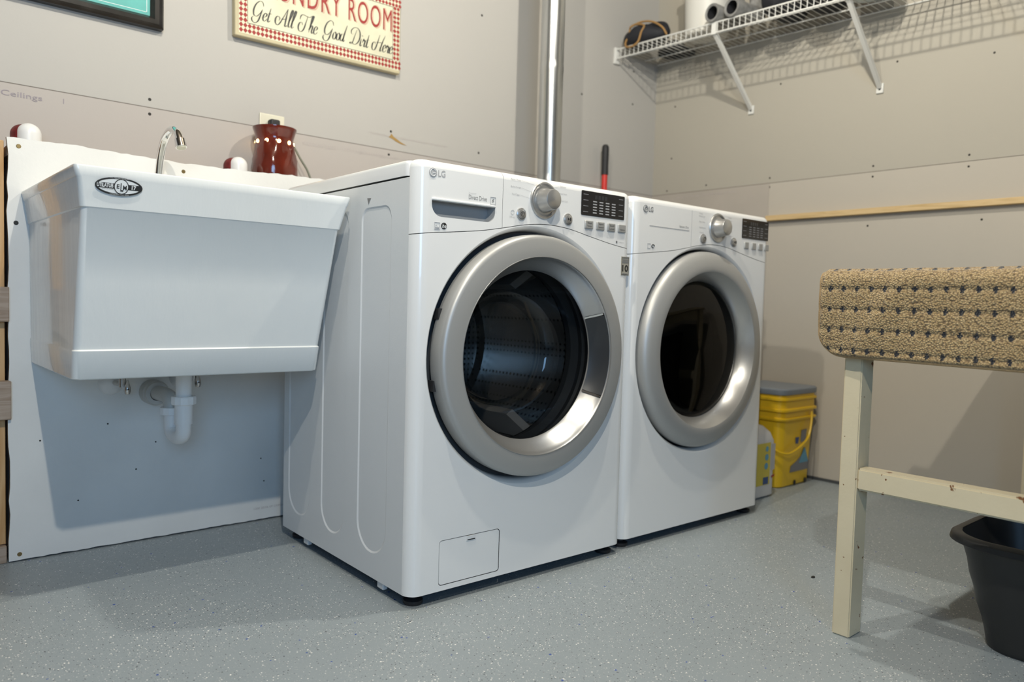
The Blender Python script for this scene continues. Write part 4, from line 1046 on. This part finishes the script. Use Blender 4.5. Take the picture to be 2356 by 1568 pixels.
d2 = thing('folded_cap', 'black cap lying on the shelf behind the strapped bag', 'cap', (1.955, .84, shz(.84)))
q = MB(); q.lathe([(.064, 0), (.066, .01), (.055, .04), (.025, .06), (0, .064)], 'bag', 24); q.build('crown', d2); q = MB(); q.lathe([(.0, .001), (.08, .001), (.08, .006), (0, .01)], 'bag', 20, 'z', (0, -.03, 0), PI, 2 * PI); q.build('visor', d2)
wp = thing('white_bucket', 'tall white plastic bucket on the shelf right of the black bag', 'bucket', (1.858, .588, shz(.588)))
q = MB(); q.lathe([(0, .001), (.085, .001), (.089, .006), (.098, .25), (.104, .252), (.104, .275), (.098, .278), (.094, .278), (.084, .02), (0, .01)], 'white_pail', 40); q.build('bucket_body', wp)
def boot(y, x, label, ln):
    r = thing('leather_boot', label, 'boot', (x, y, shz(y)), group='grey boots on the shelf')
    q = MB(); T = Matrix.Translation((-.02, 0, .034)) @ Matrix.Rotation(-.12, 4, 'Z')
    q.lathe([(.026, -.07), (.036, -.072), (.037, -.066), (.035, -.03), (.033, .03), (.034, .08), (.028, .10), (0, .105)], 'grey_cup', 28, 'x', T=T); q.lathe([(.030, -.0705), (.028, 0), (0, .01)], 'black', 24, 'x', T=T); q.build('shaft', r)
    q = MB(); q.tube(spline([(.055, 0, .04), (.075, 0, .08), (.07, 0, .13), (.06, 0, .17)], 6), [.036, .036, .035, .034, .034, .033, .033, .032, .030, .030, .029, .029, .028, .026, .024, .022, .020, .015, .01], 'grey_cup', 18); q.build('foot', r)
boot(.450, 1.80, 'grey leather boot lying next to the white bucket', .1)
boot(.360, 1.80, 'grey leather boot lying between the other boot and the dark bags', .1)
for k, (y, ln, lab) in enumerate(((.232, .078, 'dark brown cloth bundle on the shelf right of the grey boots'), (.075, .078, 'black cloth bundle on the shelf left of the clear tub'))):
    r = thing('cloth_bundle', lab, 'bundle', (1.875, y, shz(y)), group='dark bundles on the shelf')
    q = MB(); vs_ = []
    for i in range(15):
        ph = PI * i / 14
        for j in range(28):
            th = 2 * PI * j / 28; rr = math.sin(ph) ** .5
            vs_.append((.125 * rr * math.cos(th), ln * rr * math.sin(th), .065 * (1 - math.cos(ph)) * (1 + .12 * math.sin(5 * th + k) + .07 * math.sin(9 * th))))
    q.add(vs_, [(i * 28 + j, i * 28 + (j + 1) % 28, (i + 1) * 28 + (j + 1) % 28, (i + 1) * 28 + j) for i in range(14) for j in range(28)], 'bag'); q.build('cloth', r, angle=80)
ct = thing('plastic_container', 'cloudy plastic container with red lid on the shelf by the second brace', 'container', (1.86, -.10, shz(-.10)))
q = MB(); q.lathe([(0, .001), (.072, .001), (.080, .01), (.083, .10), (.083, .12), (0, .12)], 'clear_tub', 36); q.build('container_body', ct)
q = MB(); q.lathe([(.086, .115), (.086, .135), (0, .137)], 'red_plain', 36); q.build('container_lid', ct)
q = MB(); q.lathe([(.014, -.0), (.013, .0), (0, -.001)], 'red_plain', 20, 'z', (-.03, .0, .0005)); q.build('red_mark', ct)

# ------------------------------------------------------------------ pail and jug in the corner
def sqring(w, d, r, z, n=6): return [(x, y, z) for x, y in rrect(-w / 2, w / 2, -d / 2, d / 2, r, n)]
def loft(mb, rings, m, cap0=True, cap1=True):
    k = len(rings[0]); vs_ = [p for r in rings for p in r]
    fs = [(i * k + j, i * k + (j + 1) % k, (i + 1) * k + (j + 1) % k, (i + 1) * k + j) for i in range(len(rings) - 1) for j in range(k)]
    if cap0: fs.append(tuple(range(k))[::-1])
    if cap1: fs.append(tuple((len(rings) - 1) * k + j for j in range(k)))
    mb.add(vs_, fs, m)
pw, pd = .262, .25
pl_ = thing('litter_pail', 'square yellow plastic pail with blue-grey lid in the corner beside the dryer', 'pail', (1.862, .215, 0))
q = MB(); loft(q, [sqring(pw - .03, pd - .03, .03, .001), sqring(pw - .02, pd - .02, .035, .006), sqring(pw - .004, pd - .004, .035, .255), sqring(pw + .018, pd + .018, .038, .262), sqring(pw + .020, pd + .020, .038, .268), sqring(pw + .002, pd + .002, .036, .272),
      sqring(pw + .002, pd + .002, .036, .292), sqring(pw + .020, pd + .020, .038, .296), sqring(pw + .020, pd + .020, .038, .303), sqring(pw + .004, pd + .004, .036, .307), sqring(pw + .004, pd + .004, .036, .335), sqring(pw + .018, pd + .018, .038, .338), sqring(pw + .018, pd + .018, .038, .345), sqring(pw + .004, pd + .004, .036, .348), sqring(pw + .002, pd + .002, .036, .358)], 'yellow')
pb = q.build('pail_body', pl_, angle=30)
q = MB(); loft(q, [sqring(pw + .012, pd + .012, .038, .359), sqring(pw + .016, pd + .016, .040, .363), sqring(pw + .016, pd + .016, .040, .378), sqring(pw + .006, pd + .006, .038, .383)], 'lid_blue'); q.build('lid', pl_, angle=35)
q = MB(); q.tube(spline([(.078, -pd / 2 - .008, .285), (.066, -pd / 2 - .014, .24), (.03, -pd / 2 - .020, .185), (-.06, -pd / 2 - .018, .145), (-.12, -pd / 2 - .010, .14), (-.15, -pd / 2 + .03, .17), (-.146, 0, .285)], 8), .0045, 'yellow', 8); q.build('bail_handle', pl_)
q = MB(); yl = lambda v: -(pd - .02) / 2 - (v - .006) / .249 * .008 - .0012
PL = lambda u, v: (u, yl(v) - .0006, v)
q.poly([[PL(u, v) for u, v in ((-.045, .055), (.095, .055), (.095, .085), (.075, .12), (.060, .145), (.052, .145), (.035, .115), (.0, .095), (-.04, .08))]], 'grey_print')
q.poly([[(p[0], p[1] - .0005, p[2]) for p in [PL(u, v) for u, v in ((.02, .085), (.092, .085), (.075, .115), (.062, .142), (.052, .142), (.040, .12))]]], 'teal_blue')
q.poly([[PL(u, v) for u, v in ((-.020, .190), (.010, .190), (.005, .165), (-.015, .165))]], 'blue_print')
q.poly([[PL(u, v) for u, v in ((.022, .215), (.064, .218), (.058, .168), (.020, .168))]], 'grey_print')
q.build('label', pb, smooth=False)
for u in (-.002, .078):
    q = MB(); q.lathe([(.010, yl(.014) - .001), (0, yl(.014) - .0012)], 'black', 16, 'y', (u, 0, .012)); q.build('base_notch', pb)
jg = thing('litter_jug', 'pale jug with yellow label between the dryer and the yellow pail', 'jug', (1.545, .12, 0))
jw, jd = .195, .13
q = MB(); loft(q, [sqring(jw - .02, jd - .02, .025, .001), sqring(jw, jd, .03, .01), sqring(jw, jd, .03, .205), sqring(jw - .02, jd - .015, .035, .235), sqring(jw - .07, jd - .05, .03, .258), sqring(.055, .055, .026, .268), sqring(.055, .055, .026, .285)], 'jug'); jb = q.build('jug_body', jg, angle=40)
q = MB(); q.lathe([(.030, .283), (.030, .312), (.026, .316), (0, .316)], 'blue_print', 24); q.build('cap', jg)
q = MB(); yj = -jd / 2 - .0008; q.add([(-.085, yj, .05), (.055, yj, .05), (.055, yj, .222 - .02), (-.085, yj, .202)], [(0, 1, 2, 3)], 'label_yellow')
for (u, v, r) in ((.030, .18, .010), (.030, .150, .012), (.028, .118, .012)): q.lathe([(r, yj - .0008), (0, yj - .0008)], 'teal_blue', 16, 'y', (u, 0, v))
q.add([(.01, yj - .0006, .052), (.045, yj - .0006, .052), (.045, yj - .0006, .078), (.01, yj - .0006, .078)], [(0, 1, 2, 3)], 'blue_print')
q.add([(.060, yj, .10), (.086, yj, .10), (.086, yj, .195), (.060, yj, .195)], [(0, 1, 2, 3)], 'ink_light'); q.add([(.066, yj, .070), (.088, yj, .076), (.088, yj, .084), (.066, yj, .078)], [(0, 1, 2, 3)], 'red_print')
q.build('label', jb, smooth=False)

# ------------------------------------------------------------------ painted table, bath mat
tx0, tx1, ty0, ty1, tz = .650, 1.935, -1.75, -.652, .755
tb = thing('work_table', 'cream painted wooden table with chipped paint at the right', 'table', (tx0, ty1, 0))
def tbox(name, a, b, c_, d, e, f, bev=.0025):
    q = MB(); nz = max(1, int((f - e) / .03)); ny = max(1, int(abs(d - c_) / .03)); nxx = max(1, int(abs(b - a) / .03))
    bm = bmesh.new(); bmesh.ops.create_cube(bm, size=1)
    for v in bm.verts: v.co = Vector(((a + b) / 2 + v.co.x * (b - a), (c_ + d) / 2 + v.co.y * (d - c_), (e + f) / 2 + v.co.z * (f - e)))
    long_ax = max(((b - a), 0), (abs(d - c_), 1), ((f - e), 2))[1]
    cnt = (nxx, ny, nz)[long_ax]
    ed = [x for x in bm.edges if abs((x.verts[0].co - x.verts[1].co)[long_ax]) > 1e-5]
    bmesh.ops.bevel(bm, geom=list(bm.edges), offset=bev, segments=2, affect='EDGES')
    bmesh.ops.recalc_face_normals(bm, faces=bm.faces)
    me = bpy.data.meshes.new(name); bm.to_mesh(me); bm.free(); me.materials.append(M['paint'])
    for p in me.polygons: p.use_smooth = True
    me.set_sharp_from_angle(angle=math.radians(40))
    o = bpy.data.objects.new(name, me); C.objects.link(o); o.parent = tb
    return o
tbox('tabletop', -.012, tx1 - tx0 + .012, ty0 - ty1 - .012, .012, tz - .022, tz)
for (a, d) in ((0.001, -.001), (tx1 - tx0 - .056, -.001), (0.001, ty0 - ty1 + .038), (tx1 - tx0 - .056, ty0 - ty1 + .038)):
    tbox('leg', a, a + .054, d - .037, d, 0, tz - .022)
tbox('apron', .006, .024, ty0 - ty1 + .04, -.038, tz - .10, tz - .022); tbox('apron', .055, tx1 - tx0 - .056, -.030, -.012, tz - .085, tz - .022)
tbox('stretcher', .002, .040, ty0 - ty1 + .037, -.0375, .313, .359, .004)
tbox('stretcher', tx1 - tx0 - .052, tx1 - tx0 - .012, ty0 - ty1 + .037, -.0375, .313, .359, .004)

# bath mat draped over the table edge
mt = MB(); me_pts = []; ht = .0115
xf = tx0 - .022; R_ = .022; zt_ = tz + .002
def mat_path(s):      # s from bottom hem up and over; returns centre (x, z), outward normal (nx, nz)
    h = (zt_ + ht / 2 - R_) - .590
    if s < h: return (xf - .0, .590 + s), (-1, 0)
    a = (s - h) / R_
    if a < PI / 2: return (xf + R_ - R_ * math.cos(a), zt_ + ht / 2 - R_ + R_ * math.sin(a)), (-math.cos(a), math.sin(a))
    return (xf + R_ + (s - h - R_ * PI / 2), zt_ + ht / 2), (0, 1)
y_l, y_r = ty1 + .045, ty0 + .25
Ls = .62; nu, nv = 150, 90
ring_o = []
def shape_y(s, u):    # rounded corner at the lower left
    rc_ = .055; w = y_l - y_r
    l = y_l
    if s < rc_: l = y_l - (rc_ - math.sqrt(max(0, rc_ ** 2 - (rc_ - s) ** 2)))
    return l + (y_r - l) * u
vsO = []; uvs = []
for j in range(nv + 1):
    s = Ls * (j / nv) ** 1.25; (x, z), (nx2, nz2) = mat_path(s)
    for i in range(nu + 1):
        u = i / nu; y = shape_y(s, u)
        yd = y_l - y
        wv = .0035 * math.sin(yd * 17 + s * 9) * min(1, s * 10) * (1 if s < .2 else 0) + .006 * math.exp(-((yd - .11 - s * .55 + .03) / .03) ** 2) * (s > .0)
        wv *= max(0, 1 - max(0, s - .12) / .08) if s > .12 else 1
        # quilting grooves every 42 mm / 28.5 mm
        gv_ = abs(((s / .0415 + .211) % 1) - .5) * .042; gr = -.0022 * math.exp(-(gv_ / .005) ** 2)
        edge = min(yd, s * 1.0, y - y_r if y > y_r else 0) ; rnd = -ht / 2 * (1 - min(1, max(0, edge + .0) / .006)) ** 2
        o_ = ht / 2 + wv + gr + rnd
        dz_ = -(y_l - y) * .012 * max(0, 1 - s / .17)
        vsO.append((x + nx2 * o_, y, z + nz2 * o_ + dz_)); uvs.append((yd, s))
vsI = []
for j in range(nv + 1):
    s = Ls * (j / nv) ** 1.25; (x, z), (nx2, nz2) = mat_path(s)
    for i in range(nu + 1):
        y = shape_y(s, i / nu); yd = y_l - y
        wv = (.0035 * math.sin(yd * 17 + s * 9) * min(1, s * 10) * (1 if s < .2 else 0)) * (max(0, 1 - max(0, s - .12) / .08) if s > .12 else 1)
        dz_ = -(y_l - y) * .012 * max(0, 1 - s / .17)
        vsI.append((x - nx2 * (ht / 2 - wv), y, z - nz2 * (ht / 2 - wv) + dz_))
w1_ = nu + 1; o = len(vsO)
fs = [(j * w1_ + i, j * w1_ + i + 1, (j + 1) * w1_ + i + 1, (j + 1) * w1_ + i) for j in range(nv) for i in range(nu)]
fs += [(o + j * w1_ + i, o + (j + 1) * w1_ + i, o + (j + 1) * w1_ + i + 1, o + j * w1_ + i + 1) for j in range(nv) for i in range(nu)]
bnd = [i for i in range(w1_)] + [j * w1_ + nu for j in range(1, nv + 1)] + [nv * w1_ + i for i in range(nu - 1, -1, -1)] + [j * w1_ for j in range(nv - 1, 0, -1)]
fs += [(bnd[k], bnd[(k + 1) % len(bnd)], o + bnd[(k + 1) % len(bnd)], o + bnd[k]) for k in range(len(bnd))]
mt.add(vsO + vsI, fs, 'bathmat')
mroot = thing('bath_mat', 'tan quilted bath mat with black stitch marks draped over the table edge', 'bath mat', (0, 0, 0))
mo = mt.build('terry_pad', mroot, angle=80)
uvl = mo.data.uv_layers.new(name='UVMap'); allu = uvs + uvs
# indices preserved (no merge): look up by vertex index
for lp in mo.data.loops: 
    a = allu[lp.vertex_index]; uvl.data[lp.index].uv = (a[0] - .023 + .01375 , a[1] + .0 )
q = MB(); edge_pts = [Vector(vsO[i]) * .5 + Vector(vsI[i]) * .5 for i in ([j * w1_ for j in range(60, 0, -1)] + list(range(0, w1_)))]
q.tube(edge_pts, .0042, 'hem', 8); q.build('stitched_hem', mroot)

# ------------------------------------------------------------------ bins under the table
def bin_(name, label, cat, loc, w, d, h, taper, rz, rim=.018, r=.06):
    o = thing(name, label, cat, loc, rz)
    q = MB(); N_ = 10
    rings = [sqring(w - 2 * taper, d - 2 * taper, r * .7, .001, 10), sqring(w - 2 * taper + .008, d - 2 * taper + .008, r * .75, .010, 10)]
    for k in range(1, 8):
        t_ = k / 8; rings.append(sqring(w - 2 * taper * (1 - t_ ** .8) + (.003 if k % 2 else 0), d - 2 * taper * (1 - t_ ** .8) + (.003 if k % 2 else 0), r, h * t_, 10))
    rings += [sqring(w, d, r, h - .014, 10)]
    inner = [sqring(w - .004, d - .004, r, h - .002, 10), sqring(w - 2 * taper, d - 2 * taper, r * .7, .008, 10)]
    loft(q, rings, 'bin', True, False); loft(q, inner, 'bin', False, True); q.build('bin_body', o, angle=40)
    q = MB(); loft(q, [sqring(w + 2 * rim - .006, d + 2 * rim - .006, r + rim, h - .018, 10), sqring(w + 2 * rim, d + 2 * rim, r + rim, h - .016, 10), sqring(w + 2 * rim - .004, d + 2 * rim - .004, r + rim, h - .006, 10), sqring(w + .012, d + .012, r + .006, h, 10), sqring(w - .004, d - .004, r, h - .001, 10)], 'bin', False, False); q.build('rim', o, angle=50)
    return o
bin_('storage_bin', 'dark grey plastic bin with flared rim under the table, nearest the camera', 'bin', (.925, -1.035, 0), .30, .42, .235, .052, 0, .020, .085)
bin_('storage_bin', 'black plastic bin behind the nearer bin under the table', 'bin', (1.375, -1.00, 0), .30, .32, .155, .03, 0, .015, .06)
bin_('waste_bin', 'tall black bin at the right end under the table', 'bin', (1.78, -1.06, 0), .24, .44, .60, .02, 0, .008, .05)

# ------------------------------------------------------------------ specks on the floor
for (x, y, s_, w_) in ((1.252, -.383, .006, 'tiny dark crumb on the floor nearest the right wall'), (.938, -.462, .0055, 'tiny dark crumb on the floor right of the front table leg'), (.828, -.605, .004, 'smallest dark crumb on the floor beside the table shadow')):
    q = MB(); q.lathe([(0, 0), (s_, .001), (s_ * .8, s_ * .6), (0, s_ * .8)], 'scuff', 9); o = q.build('debris_crumb', None); o.location = (x, y, 0); o.scale = (1.3, .8, 1)
    tag(o, w_, 'debris', 'dark crumbs on the floor')
